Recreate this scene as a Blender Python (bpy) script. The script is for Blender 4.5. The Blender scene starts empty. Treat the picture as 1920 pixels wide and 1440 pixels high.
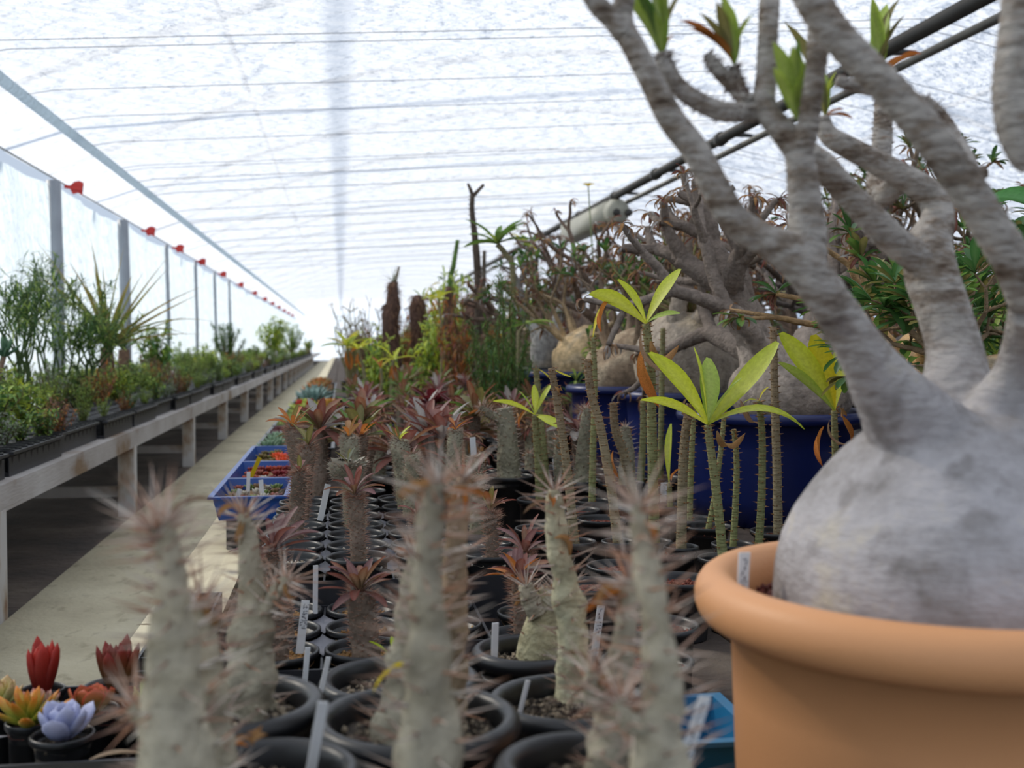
import bpy, math, random
from mathutils import Vector as V, Matrix, noise, Quaternion, Euler
PI = math.pi
random.seed(11)
R_ = random.Random(5)
scene = bpy.context.scene
col = scene.collection

# ------------------------------------------------------------------ camera
FPX, HCAM = 2100.0, 0.70
YAW, PITCH = math.atan(320 / FPX), math.atan(75 / FPX)
fwd = V((math.sin(YAW) * math.cos(PITCH), math.cos(YAW) * math.cos(PITCH), -math.sin(PITCH)))
CAMQ = fwd.to_track_quat('-Z', 'Y')
CAMP = V((0, 0, HCAM))
cd = bpy.data.cameras.new('camera')
cd.sensor_width = 36.0
cd.lens = FPX / 1920 * 36.0
cd.clip_start, cd.clip_end = 0.05, 300
cd.dof.use_dof = True
cd.dof.focus_distance = 1.9
cd.dof.aperture_fstop = 6.3
co = bpy.data.objects.new('camera', cd)
co.location = CAMP
co.rotation_mode = 'QUATERNION'
co.rotation_quaternion = CAMQ
col.objects.link(co)
scene.camera = co

# ------------------------------------------------------------------ sky, sun, exposure
w = bpy.data.worlds.new('sky')
scene.world = w
w.use_nodes = True
bg = w.node_tree.nodes['Background']
bg.inputs['Color'].default_value = (0.70, 0.82, 1.0, 1)
bg.inputs['Strength'].default_value = 0.62
sl = bpy.data.lights.new('sun_offscreen', 'SUN')
sl.energy = 4.4
sl.angle = math.radians(5.0)
sl.color = (1.0, 0.92, 0.80)
so = bpy.data.objects.new('sun_offscreen', sl)
SUN_FROM = V((-0.60, 0.52, 0.60)).normalized()
so.rotation_mode = 'QUATERNION'
so.rotation_quaternion = SUN_FROM.to_track_quat('Z', 'Y')
so.location = (0, 0, 8)
col.objects.link(so)
scene.view_settings.view_transform = 'Standard'
scene.view_settings.look = 'None'
scene.view_settings.gamma = 1.0
scene.view_settings.use_curve_mapping = False
scene.view_settings.exposure = 0.32


# ------------------------------------------------------------------ pixel -> direction
def ray(px, py):
    return CAMQ @ V(((px - 960) / FPX, (720 - py) / FPX, -1))


def gp(px, py, z):
    d = ray(px, py)
    return CAMP + d * ((z - HCAM) / d.z)


def at(px, py, y):
    d = ray(px, py)
    return CAMP + d * (y / d.y)


def sr(r, g, b):
    f = lambda c: (c / 255 / 12.92) if c <= 10 else ((c / 255 + 0.055) / 1.055) ** 2.4
    return (f(r), f(g), f(b))


def mixc(a, b, t):
    return tuple(a[i] + (b[i] - a[i]) * t for i in range(3))


# ------------------------------------------------------------------ materials
MATS = {}


def nodes_of(name):
    m = bpy.data.materials.new(name)
    m.use_nodes = True
    nt = m.node_tree
    return m, nt, nt.nodes['Principled BSDF'], nt.nodes['Material Output']


def noise_node(nt, scale, detail=4, coord='Object', stretch=None, rot=0.0):
    tc = nt.nodes.new('ShaderNodeTexCoord')
    n = nt.nodes.new('ShaderNodeTexNoise')
    n.inputs['Scale'].default_value = scale
    n.inputs['Detail'].default_value = detail
    if stretch:
        mp = nt.nodes.new('ShaderNodeMapping')
        mp.inputs['Scale'].default_value = stretch
        mp.inputs['Rotation'].default_value = (0, 0, rot)
        nt.links.new(tc.outputs[coord], mp.inputs['Vector'])
        nt.links.new(mp.outputs['Vector'], n.inputs['Vector'])
    else:
        nt.links.new(tc.outputs[coord], n.inputs['Vector'])
    return n


def ramp(nt, src, stops):
    r = nt.nodes.new('ShaderNodeValToRGB')
    e = r.color_ramp.elements
    while len(e) < len(stops):
        e.new(0.5)
    for k, (p, c) in enumerate(stops):
        e[k].position = p
        e[k].color = (*c, 1)
    nt.links.new(src, r.inputs['Fac'])
    return r


def bump(nt, src, bsdf, strength=0.3, dist=0.01):
    b = nt.nodes.new('ShaderNodeBump')
    b.inputs['Strength'].default_value = strength
    b.inputs['Distance'].default_value = dist
    nt.links.new(src, b.inputs['Height'])
    nt.links.new(b.outputs['Normal'], bsdf.inputs['Normal'])
    return b


def plain(name, c, rough=0.5, spec=0.4, var=0.0, scale=8, metal=0.0, bmp=0.0, bscale=60):
    m, nt, p, out = nodes_of(name)
    p.inputs['Roughness'].default_value = rough
    p.inputs['Specular IOR Level'].default_value = spec
    p.inputs['Metallic'].default_value = metal
    if var:
        n = noise_node(nt, scale, 6)
        r = ramp(nt, n.outputs['Fac'], [(0.3, tuple(x * (1 - var) for x in c)), (0.7, tuple(min(1, x * (1 + var)) for x in c))])
        nt.links.new(r.outputs['Color'], p.inputs['Base Color'])
    else:
        p.inputs['Base Color'].default_value = (*c, 1)
    if bmp:
        n2 = noise_node(nt, bscale, 5)
        bump(nt, n2.outputs['Fac'], p, bmp, 0.004)
    MATS[name] = m
    return m


def attr_mat(name, rough=0.6, spec=0.3, transl=0.0, var=0.25, scale=40, bmp=0.3, bdist=0.002, bscale=120, stretch=None):
    """colour of the thing itself from the mesh attribute, with grain and a per-object variation"""
    m, nt, p, out = nodes_of(name)
    a = nt.nodes.new('ShaderNodeAttribute')
    a.attribute_name = 'col'
    n = noise_node(nt, scale, 6, stretch=stretch)
    oi = nt.nodes.new('ShaderNodeObjectInfo')
    mr = nt.nodes.new('ShaderNodeMapRange')
    mr.inputs['From Min'].default_value = 0.25
    mr.inputs['From Max'].default_value = 0.75
    mr.inputs['To Min'].default_value = 1 - var
    mr.inputs['To Max'].default_value = 1 + var
    nt.links.new(n.outputs['Fac'], mr.inputs['Value'])
    mr2 = nt.nodes.new('ShaderNodeMapRange')
    mr2.inputs['To Min'].default_value = 0.85
    mr2.inputs['To Max'].default_value = 1.15
    nt.links.new(oi.outputs['Random'], mr2.inputs['Value'])
    mu = nt.nodes.new('ShaderNodeMath')
    mu.operation = 'MULTIPLY'
    nt.links.new(mr.outputs['Result'], mu.inputs[0])
    nt.links.new(mr2.outputs['Result'], mu.inputs[1])
    hs = nt.nodes.new('ShaderNodeHueSaturation')
    nt.links.new(a.outputs['Color'], hs.inputs['Color'])
    nt.links.new(mu.outputs['Value'], hs.inputs['Value'])
    nt.links.new(hs.outputs['Color'], p.inputs['Base Color'])
    p.inputs['Roughness'].default_value = rough
    p.inputs['Specular IOR Level'].default_value = spec
    if bmp:
        n2 = noise_node(nt, bscale, 5, stretch=stretch)
        bump(nt, n2.outputs['Fac'], p, bmp, bdist)
    if transl:
        t = nt.nodes.new('ShaderNodeBsdfTranslucent')
        nt.links.new(hs.outputs['Color'], t.inputs['Color'])
        mx = nt.nodes.new('ShaderNodeMixShader')
        mx.inputs['Fac'].default_value = transl
        nt.links.new(p.outputs['BSDF'], mx.inputs[1])
        nt.links.new(t.outputs['BSDF'], mx.inputs[2])
        nt.links.new(mx.outputs['Shader'], out.inputs['Surface'])
    MATS[name] = m
    return m


def film(name, c, transp=0.10, refl=0.25, scale=(1, 1, 1), bstr=0.6, nscale=3.0, rot=0.0):
    """thin polythene: mostly lets light through diffusely, a little clear"""
    m, nt, p, out = nodes_of(name)
    nt.nodes.remove(p)
    tl = nt.nodes.new('ShaderNodeBsdfTranslucent')
    df = nt.nodes.new('ShaderNodeBsdfDiffuse')
    tp = nt.nodes.new('ShaderNodeBsdfTransparent')
    df.inputs['Color'].default_value = (*c, 1)
    n = noise_node(nt, nscale, 5, stretch=scale, rot=rot)
    n2 = noise_node(nt, nscale * 3.1, 4, stretch=(scale[0] * 1.3, scale[1] * 0.8, 1), rot=rot * 1.3)
    ad = nt.nodes.new('ShaderNodeMath')
    ad.operation = 'ADD'
    nt.links.new(n.outputs['Fac'], ad.inputs[0])
    nt.links.new(n2.outputs['Fac'], ad.inputs[1])
    hv = nt.nodes.new('ShaderNodeMath')
    hv.operation = 'MULTIPLY'
    hv.inputs[1].default_value = 0.5
    nt.links.new(ad.outputs['Value'], hv.inputs[0])
    ad = hv
    b = nt.nodes.new('ShaderNodeBump')
    b.inputs['Strength'].default_value = bstr
    b.inputs['Distance'].default_value = 0.32
    nt.links.new(ad.outputs['Value'], b.inputs['Height'])
    nt.links.new(b.outputs['Normal'], tl.inputs['Normal'])
    tl.inputs['Color'].default_value = (*c, 1)
    m1 = nt.nodes.new('ShaderNodeMixShader')
    m1.inputs['Fac'].default_value = refl
    nt.links.new(tl.outputs['BSDF'], m1.inputs[1])
    nt.links.new(df.outputs['BSDF'], m1.inputs[2])
    m2 = nt.nodes.new('ShaderNodeMixShader')
    m2.inputs['Fac'].default_value = transp
    nt.links.new(m1.outputs['Shader'], m2.inputs[1])
    nt.links.new(tp.outputs['BSDF'], m2.inputs[2])
    nt.links.new(m2.outputs['Shader'], out.inputs['Surface'])
    MATS[name] = m
    return m


film('roof_film', (0.76, 0.80, 0.87), 0.24, 0.12, (0.8, 2.4, 1), 1.0, 2.3, 0.45)
film('side_film', (0.66, 0.74, 0.79), 0.08, 0.15, (1, 3.0, 0.25), 0.5, 2.5)
film('end_film', (0.85, 0.92, 1.0), 0.05, 0.15, (1, 1, 1), 0.3, 1.0)
plain('black_plastic', sr(26, 26, 28), 0.38, 0.5, 0.25, 30)
plain('tray_plastic', sr(38, 38, 42), 0.42, 0.5, 0.2, 30)
plain('blue_tray_plastic', sr(8, 66, 142), 0.35, 0.5, 0.12, 12)
plain('pale_blue_tray_plastic', sr(34, 108, 150), 0.35, 0.5, 0.12, 12)
plain('navy_plastic', sr(22, 34, 88), 0.33, 0.5, 0.15, 10)
plain('terracotta_plastic', sr(212, 152, 104), 0.5, 0.35, 0.05, 5, bmp=0.08, bscale=300)
plain('galvanised', sr(120, 118, 112), 0.45, 0.5, 0.2, 8, 0.5)
plain('dark_pipe', sr(66, 64, 60), 0.5, 0.4, 0.25, 6, 0.2)
plain('pale_pipe', sr(176, 178, 176), 0.5, 0.4, 0.1, 5)
plain('post_paint', sr(150, 155, 162), 0.6, 0.3, 0.1, 5)
plain('wire', sr(70, 72, 88), 0.5, 0.4)
plain('pale_box', sr(168, 166, 150), 0.5, 0.4, 0.08, 5)
plain('red_clip', sr(190, 48, 42), 0.5, 0.4)
plain('white_tag', sr(224, 225, 226), 0.5, 0.3, 0.06, 20)
plain('yellow_tag', sr(220, 190, 30), 0.5, 0.3)
plain('ink', sr(40, 40, 60), 0.7, 0.2)
attr_mat('bark', 0.8, 0.2, 0, 0.42, 42, 1.0, 0.005, 110)
attr_mat('ringed_bark', 0.75, 0.2, 0, 0.25, 26, 0.9, 0.005, 70, stretch=(0.5, 0.5, 3.2))
attr_mat('spine', 0.6, 0.3, 0, 0.15, 60, 0)
attr_mat('leaf', 0.45, 0.4, 0.38, 0.16, 25, 0.15, 0.001, 60)
attr_mat('dry_leaf', 0.8, 0.15, 0.25, 0.3, 60, 0.5, 0.002, 120)
attr_mat('succulent', 0.5, 0.35, 0.12, 0.12, 30, 0.1, 0.001, 90)
attr_mat('grit', 0.9, 0.15, 0, 0.35, 90, 0)


def ground_mats():
    m, nt, p, out = nodes_of('concrete')
    n = noise_node(nt, 3.5, 8)
    r = ramp(nt, n.outputs['Fac'], [(0.25, sr(176, 164, 138)), (0.5, sr(206, 195, 166)), (0.8, sr(222, 212, 184))])
    n3 = noise_node(nt, 26, 6, stretch=(1, 0.5, 1))
    r3 = ramp(nt, n3.outputs['Fac'], [(0.28, (0.55, 0.52, 0.48)), (0.42, (1, 1, 1))])
    mx = nt.nodes.new('ShaderNodeMixRGB')
    mx.blend_type = 'MULTIPLY'
    mx.inputs['Fac'].default_value = 0.7
    nt.links.new(r.outputs['Color'], mx.inputs[1])
    nt.links.new(r3.outputs['Color'], mx.inputs[2])
    nt.links.new(mx.outputs['Color'], p.inputs['Base Color'])
    p.inputs['Roughness'].default_value = 0.85
    n2 = noise_node(nt, 60, 6)
    bump(nt, n2.outputs['Fac'], p, 0.35, 0.006)
    MATS['concrete'] = m
    m, nt, p, out = nodes_of('earth')
    n = noise_node(nt, 4, 8)
    r = ramp(nt, n.outputs['Fac'], [(0.3, sr(52, 44, 40)), (0.55, sr(78, 66, 58)), (0.75, sr(104, 92, 80))])
    nt.links.new(r.outputs['Color'], p.inputs['Base Color'])
    p.inputs['Roughness'].default_value = 0.95
    n2 = noise_node(nt, 30, 8)
    bump(nt, n2.outputs['Fac'], p, 0.8, 0.02)
    MATS['earth'] = m
    m, nt, p, out = nodes_of('painted_wood')
    n = noise_node(nt, 5, 8, stretch=(1, 0.6, 1))
    r = ramp(nt, n.outputs['Fac'], [(0.31, sr(132, 108, 82)), (0.42, sr(168, 160, 154)), (0.75, sr(196, 192, 188))])
    nt.links.new(r.outputs['Color'], p.inputs['Base Color'])
    p.inputs['Roughness'].default_value = 0.75
    n2 = noise_node(nt, 40, 6, stretch=(4, 0.4, 4))
    bump(nt, n2.outputs['Fac'], p, 0.4, 0.004)
    MATS['painted_wood'] = m
    m, nt, p, out = nodes_of('rusty_paint')
    n = noise_node(nt, 9, 8, stretch=(1, 1, 0.5))
    r = ramp(nt, n.outputs['Fac'], [(0.33, sr(124, 80, 46)), (0.42, sr(168, 152, 134)), (0.52, sr(196, 192, 188))])
    nt.links.new(r.outputs['Color'], p.inputs['Base Color'])
    p.inputs['Roughness'].default_value = 0.7
    MATS['rusty_paint'] = m
    m, nt, p, out = nodes_of('soil_plain')
    a = nt.nodes.new('ShaderNodeAttribute')
    a.attribute_name = 'col'
    n = noise_node(nt, 160, 6)
    r = ramp(nt, n.outputs['Fac'], [(0.3, (0.35, 0.35, 0.35)), (0.65, (1.35, 1.35, 1.35))])
    mx = nt.nodes.new('ShaderNodeMixRGB')
    mx.blend_type = 'MULTIPLY'
    mx.inputs['Fac'].default_value = 1
    nt.links.new(a.outputs['Color'], mx.inputs[1])
    nt.links.new(r.outputs['Color'], mx.inputs[2])
    nt.links.new(mx.outputs['Color'], p.inputs['Base Color'])
    p.inputs['Roughness'].default_value = 0.95
    bump(nt, n.outputs['Fac'], p, 1.0, 0.008)
    MATS['soil_plain'] = m


ground_mats()


# ------------------------------------------------------------------ mesh building
def perp(d):
    a = V((0, 0, 1)) if abs(d.z) < 0.9 else V((1, 0, 0))
    u = d.cross(a).normalized()
    return u, d.cross(u).normalized()


def spline(P, m=6):
    """Catmull-Rom through points that carry any number of extra values"""
    Q = [P[0]] + list(P) + [P[-1]]
    out = []
    for i in range(1, len(Q) - 2):
        a, b, c, d = Q[i - 1], Q[i], Q[i + 1], Q[i + 2]
        for k in range(m):
            t = k / m
            out.append([0.5 * (2 * b[j] + (c[j] - a[j]) * t + (2 * a[j] - 5 * b[j] + 4 * c[j] - d[j]) * t * t
                               + (3 * b[j] - a[j] - 3 * c[j] + d[j]) * t ** 3) for j in range(len(b))])
    out.append(list(P[-1]))
    return out


class MB:
    def __init__(s):
        s.v, s.f, s.c = [], [], []

    def quad_grid(s, rows, colf, closed=True, caps=(False, False)):
        """rows of equally many points -> skin"""
        b0 = len(s.v)
        n = len(rows[0])
        for i, r in enumerate(rows):
            for j, p in enumerate(r):
                s.v.append(tuple(p))
                s.c.append(colf(i, j))
        for i in range(len(rows) - 1):
            for j in range(n if closed else n - 1):
                k = (j + 1) % n
                a = b0 + i * n
                s.f.append((a + j, a + k, a + n + k, a + n + j))
        if caps[0]:
            s.f.append(tuple(b0 + j for j in reversed(range(n))))
        if caps[1]:
            a = b0 + (len(rows) - 1) * n
            s.f.append(tuple(a + j for j in range(n)))

    def tube(s, P, R, n=8, c=(.5, .5, .5), caps=(False, True), rough=0.0, rs=20.0, rings=None):
        P = [V(p) for p in P]
        N = len(P)
        cf = c if callable(c) else (lambda t: c)
        d = (P[1] - P[0]).normalized()
        u, w_ = perp(d)
        rows = []
        for i in range(N):
            dd = (P[min(i + 1, N - 1)] - P[max(i - 1, 0)])
            dd = dd.normalized() if dd.length > 1e-9 else d
            q = d.rotation_difference(dd)
            u = q @ u
            u = (u - dd * u.dot(dd)).normalized()
            w_ = dd.cross(u)
            d = dd
            row = []
            for j in range(n):
                a = 2 * PI * j / n
                o = u * math.cos(a) + w_ * math.sin(a)
                r = R[i]
                if rough:
                    r *= 1 + rough * noise.noise((P[i] + o * R[i]) * rs)
                if rings:
                    r *= 1 + rings * (1 if i % 2 else -1)
                row.append(P[i] + o * r)
            rows.append(row)
        s.quad_grid(rows, lambda i, j: cf(i / (N - 1)), True, caps)

    def lathe(s, prof, n=24, c=(.5, .5, .5), ctr=(0, 0, 0), rough=0, rs=10, cap=False, cf=None):
        rows = []
        ctr = V(ctr)
        for r, z in prof:
            row = []
            for j in range(n):
                a = 2 * PI * j / n
                p = V((math.cos(a) * r, math.sin(a) * r, z))
                if rough:
                    p = p * (1 + rough * noise.noise(p * rs + V((7, 3, 1))))
                row.append(ctr + p)
            rows.append(row)
        s.quad_grid(rows, cf or (lambda i, j: c), True, (False, cap))

    def spike(s, p, d, L, r, c, c2=None):
        d = d.normalized()
        u, w_ = perp(d)
        b = len(s.v)
        for k in range(3):
            a = 2 * PI * k / 3
            s.v.append(tuple(p + (u * math.cos(a) + w_ * math.sin(a)) * r))
            s.c.append(c)
        s.v.append(tuple(p + d * L))
        s.c.append(c2 or c)
        s.f += [(b, b + 1, b + 3), (b + 1, b + 2, b + 3), (b + 2, b, b + 3)]

    def box(s, lo, hi, c=(.5, .5, .5)):
        b = len(s.v)
        for z in (lo[2], hi[2]):
            for x, y in ((lo[0], lo[1]), (hi[0], lo[1]), (hi[0], hi[1]), (lo[0], hi[1])):
                s.v.append((x, y, z))
                s.c.append(c)
        for q in ((0, 3, 2, 1), (4, 5, 6, 7), (0, 1, 5, 4), (1, 2, 6, 5), (2, 3, 7, 6), (3, 0, 4, 7)):
            s.f.append(tuple(b + k for k in q))

    def leaf(s, p, d, up, L, W, curl=0.5, fold=0.15, shape='lance', c=(.1, .3, .05), c2=None, cm=None, n=6, twist=0.0):
        """thin blade: three points a row, bends away from 'up' along its length"""
        d = d.normalized()
        side = d.cross(up)
        if side.length < 1e-6:
            side = perp(d)[0]
        side.normalize()
        c2 = c2 or c
        cm = cm or c
        b = len(s.v)
        q = V(p)
        st = L / n
        for i in range(n + 1):
            t = i / n
            if shape == 'obov':
                wd = 0.12 + 0.88 * math.sin(PI * min(1, (t * 0.985) ** 1.4)) ** 0.8
            elif shape == 'lance':
                wd = math.sin(PI * min(1, t * 0.97 + 0.03)) ** 0.8
            elif shape == 'strap':
                wd = min(1, 0.35 + t * 1.6) * (1 - t ** 7 * 0.75)
            elif shape == 'spat':
                wd = (0.18 + 0.82 * math.sin(PI * min(1, t ** 1.5 * 0.93)) ** 0.9) if t < 0.98 else 0.30
            else:
                wd = 1 - t * 0.97
            nrm = side.cross(d).normalized()
            h = W * 0.5 * wd
            cc = mixc(c, c2, t)
            s.v += [tuple(q - side * h + nrm * h * fold * 2), tuple(q), tuple(q + side * h + nrm * h * fold * 2)]
            s.c += [cc, mixc(cm, c2, t * 0.6), cc]
            d = (Quaternion(side, -curl / n) @ d).normalized()
            if twist:
                side = (Quaternion(d, twist / n) @ side).normalized()
            q = q + d * st
        for i in range(n):
            a = b + i * 3
            s.f += [(a, a + 1, a + 4, a + 3), (a + 1, a + 2, a + 5, a + 4)]

    def fleshy(s, L, W, T, up=0.6, c=(.2, .4, .2), c2=None, point=0.5, m=7, n=8, cup=0.25, edge=None):
        """thick succulent leaf along +X, curving up"""
        c2 = c2 or c
        rows, cols = [], []
        a = 0.0
        x = z = 0.0
        for i in range(m + 1):
            t = i / m
            wd = W * 0.5 * (0.32 + 0.68 * math.sin(PI * min(1, t * 0.62 + 0.02)) ** 1.0) * (1 - t ** (2.2 + 4 * (1 - point))) ** 0.6 if t < 1 else 0.002 * W
            th = T * 0.5 * (0.5 + 0.5 * math.sin(PI * min(1, 0.25 + t * 0.6))) * (1 - t ** 4) ** 0.5 if t < 1 else 0.002 * T
            row = []
            for j in range(n):
                b = 2 * PI * j / n
                yy = math.cos(b) * wd
                zz = math.sin(b) * th + cup * (yy / (W * 0.5)) ** 2 * T
                row.append(V((x - math.sin(a) * zz, yy, z + math.cos(a) * zz)))
            rows.append(row)
            x += math.cos(a) * L / m
            z += math.sin(a) * L / m
            a += up / m

        def cf(i, j):
            t = i / m
            cc = mixc(c, c2, max(0, (t - 0.35) / 0.65) ** 1.4)
            if edge and (j % (n // 2) == 0) and t > 0.3:
                cc = mixc(cc, edge, 0.8)
            return cc
        s.quad_grid(rows, cf, True, (True, True))

    def mesh(s, name, mat, smooth=True):
        me = bpy.data.meshes.new(name)
        me.from_pydata(s.v, [], s.f)
        at_ = me.color_attributes.new('col', 'FLOAT_COLOR', 'POINT')
        flat = [x for cc in s.c for x in (cc[0], cc[1], cc[2], 1.0)]
        at_.data.foreach_set('color', flat)
        if smooth:
            me.polygons.foreach_set('use_smooth', [True] * len(me.polygons))
        me.materials.append(MATS[mat] if isinstance(mat, str) else mat)
        me.update()
        return me


def part(name, me, par=None, loc=(0, 0, 0), rot=None, sc=None, kind=None, label=None):
    o = bpy.data.objects.new(name, me)
    col.objects.link(o)
    o.parent = par
    if rot is not None:
        o.rotation_euler = rot
    o.location = loc
    if sc is not None:
        o.scale = (sc, sc, sc) if not hasattr(sc, '__len__') else sc
    if kind:
        o['kind'] = kind
    if label:
        o['label'] = label
    return o


def tag(o, label, cat, group=None):
    o['label'] = label
    o['category'] = cat
    if group:
        o['group'] = group
    return o


def thing(name, label, cat, loc=(0, 0, 0), rz=0, group=None, sc=1.0):
    o = bpy.data.objects.new(name, None)
    o.empty_display_size = 0.05
    col.objects.link(o)
    o.location = loc
    o.rotation_euler = (0, 0, rz)
    if sc != 1.0:
        o.scale = (sc, sc, sc)
    return tag(o, label, cat, group)


def struct(name, me, label=None, par=None):
    o = part(name, me, par)
    if par is None:
        o['kind'] = 'structure'
    if label:
        o['label'] = label
    return o


CACHE = {}


def cached(key, fn):
    if key not in CACHE:
        CACHE[key] = fn()
    return CACHE[key]


def one(name, mat, fn, smooth=True):
    b = MB()
    fn(b)
    return b.mesh(name, mat, smooth)


# ------------------------------------------------------------------ the house
TZ = 0.23                       # grow table top
XE, ZE = -1.86, HCAM + 1.05     # side curtain rail
XP, ZP = -1.50, HCAM + 1.20     # pipe along the low edge of the roof film
XR, ZR = 2.57, HCAM + 1.47      # ridge pipes
XW, ZW = 7.2, 1.25              # far side wall
YN, YF = -2.5, 48.0


def ceiling(x0, z0, x1, z1, nx, sag):
    b = MB()
    rows = []
    ny = 150
    ys = [YN + (YF - YN) * (k / ny) ** 1.35 for k in range(ny + 1)]
    for y in ys:
        r = []
        for k in range(nx + 1):
            t = k / nx
            x = x0 + (x1 - x0) * t
            z = z0 + (z1 - z0) * t - sag * abs(math.sin(PI * y / 0.62)) * math.sin(PI * t) \
                + 0.012 * noise.noise(V((x * 1.5, y * 1.5, 3)))
            r.append(V((x, y, z)))
        rows.append(r)
    b.quad_grid(rows, lambda i, j: (1, 1, 1), False)
    return b.mesh('ceiling', 'roof_film')


struct('ceiling_slope', ceiling(XP, ZP, XR, ZR, 40, -0.012), 'translucent wrinkled white film roof, bright sun side')
struct('ceiling_slope', ceiling(XR, ZR, XW, ZW, 24, -0.012), 'translucent bluish film roof beyond the ridge pipes')
struct('ceiling_edge', ceiling(XE, ZE + 0.03, XP, ZP, 4, 0.0), 'bright strip of film above the side curtain')


def curtain():
    b = MB()
    rows = []
    for k in range(420):
        y = YN + (YF - YN) * (k / 419)
        r = []
        for z, a in ((ZE, 0.012), (ZE - 0.12, 0.025), (1.2, 0.03), (0.8, 0.032), (0.4, 0.035), (0.0, 0.035)):
            x = XE + a * math.sin(y * 9.3 + 1.5 * math.sin(y * 2.1)) + a * 0.8 * noise.noise(V((y * 5, z * 0.7, 0)))
            r.append(V((x, y, z - (0.04 * math.sin(PI * ((y - 0.9) % 2.35) / 2.35) if z == ZE else 0))))
        rows.append(r)
    b.quad_grid(rows, lambda i, j: (1, 1, 1), False)
    return b.mesh('wall_left', 'side_film')


struct('wall_left', curtain(), 'pale bluish side curtain of film hanging in soft vertical folds')
struct('wall_back', one('wall_back', 'end_film', lambda b: b.quad_grid(
    [[V((XE, YF, 0)), V((XW, YF, 0))], [V((XE, YF, ZE)), V((XW, YF, ZE))], [V((XE, YF, 2.6)), V((XW, YF, 2.6))]], lambda i, j: (1, 1, 1), False)))
struct('wall_right', one('wall_right', 'end_film', lambda b: b.quad_grid(
    [[V((XW, YN, 0)), V((XW, YF, 0))], [V((XW, YN, ZW)), V((XW, YF, ZW))]], lambda i, j: (1, 1, 1), False)))
struct('wall_front', one('wall_front', 'end_film', lambda b: b.quad_grid(
    [[V((XE, YN, 0)), V((XW, YN, 0))], [V((XE, YN, 2.6)), V((XW, YN, 2.6))]], lambda i, j: (1, 1, 1), False)))
struct('floor', one('floor', 'earth', lambda b: b.quad_grid(
    [[V((-2.6, YN, 0)), V((8, YN, 0))], [V((-2.6, YF, 0)), V((8, YF, 0))]], lambda i, j: (1, 1, 1), False)))
struct('concrete_path', one('concrete_path', 'concrete', lambda b: b.box((-0.83, YN, -0.05), (-0.20, YF - 3, 0.012))), 'worn pale concrete path between the benches')


def pipe(name, P, r, mat, label, cat, group=None, n=10):
    o = part(name, one(name, mat, lambda b: b.tube(P, [r] * len(P), n, (.5, .5, .5), (True, True))))
    return tag(o, label, cat, group)


# outer frame over the film: its shadows fall on the film
for k in range(22):
    y = 2.2 + 2.35 * k
    if y > YF - 1:
        break
    P = []
    for i in range(17):
        t = i / 16
        x = -2.25 + t * 9.7
        P.append((x, y, 1.70 + 1.45 * math.sin(PI * min(1, max(0, t * 0.93 + 0.05))) ** 0.8))
    pipe('roof_hoop', P, 0.024, 'galvanised', 'curved steel hoop outside above the roof film', 'hoop', 'steel hoops over the roof film', 8)
for x, z in ((-0.72, 2.72), (5.2, 2.75)):
    pipe('roof_purlin', [(x, YN, z), (x, YF - 2, z)], 0.02, 'galvanised', 'straight steel purlin running lengthwise over the roof film', 'purlin', 'purlins over the roof film', 8)

pipe('ridge_pipe', [(XR, YN, ZR - 0.072), (XR, YF - 2, ZR - 0.072)], 0.036, 'dark_pipe', 'dark thick pipe along the ridge under the film', 'pipe')
pipe('ridge_pipe', [(XR + 0.13, YN, ZR - 0.12), (XR + 0.13, YF - 2, ZR - 0.12)], 0.021, 'galvanised', 'thinner grey pipe beside the dark ridge pipe', 'pipe')
pipe('film_roll', [(XP + 0.04, YN, ZP - 0.045), (XP + 0.04, YF - 2, ZP - 0.045)], 0.028, 'side_film', 'pale roll of film along the low edge of the roof', 'pipe')
pipe('curtain_rail', [(XE + 0.03, YN, ZE + 0.02), (XE + 0.03, YF - 2, ZE + 0.02)], 0.006, 'pale_pipe', 'thin rail carrying the side curtain', 'rail')
bm = one('pipe_clamp', 'dark_pipe', lambda b: (b.tube([(0, -0.035, 0), (0, 0.035, 0)], [0.048, 0.048], 10, caps=(True, True)), b.box((-0.02, -0.02, 0.02), (0.22, 0.02, 0.045))))
for y in (5.2, 7.4, 9.0, 10.4, 12.0, 14.6):
    tag(part('pipe_clamp', bm, None, (XR, y, ZR - 0.072)), 'small dark clamp gripping the ridge pipe', 'clamp', 'clamps on the ridge pipe')

t = thing('heater_duct', 'long pale grey box unit hung under the ridge pipe', 'box unit', (XR - 0.02, 10.6, ZR - 0.36))
part('housing', one('housing', 'pale_box', lambda b: b.box((-0.07, -0.2, 0.05), (0.13, 2.0, 0.24))), t)
part('end_cover', one('end_cover', 'pale_box', lambda b: b.tube([(0.03, -0.22, 0.14), (0.03, -0.34, 0.13)], [0.13, 0.10], 12, caps=(True, True))), t)
for dx in (-0.03, 0.09):
    part('lamp_socket', one('lamp_socket', 'dark_pipe', lambda b: b.tube([(0.03 + dx, -0.34, 0.12), (0.03 + dx, -0.36, 0.12)], [0.035, 0.035], 10, caps=(True, True))), t)

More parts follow.
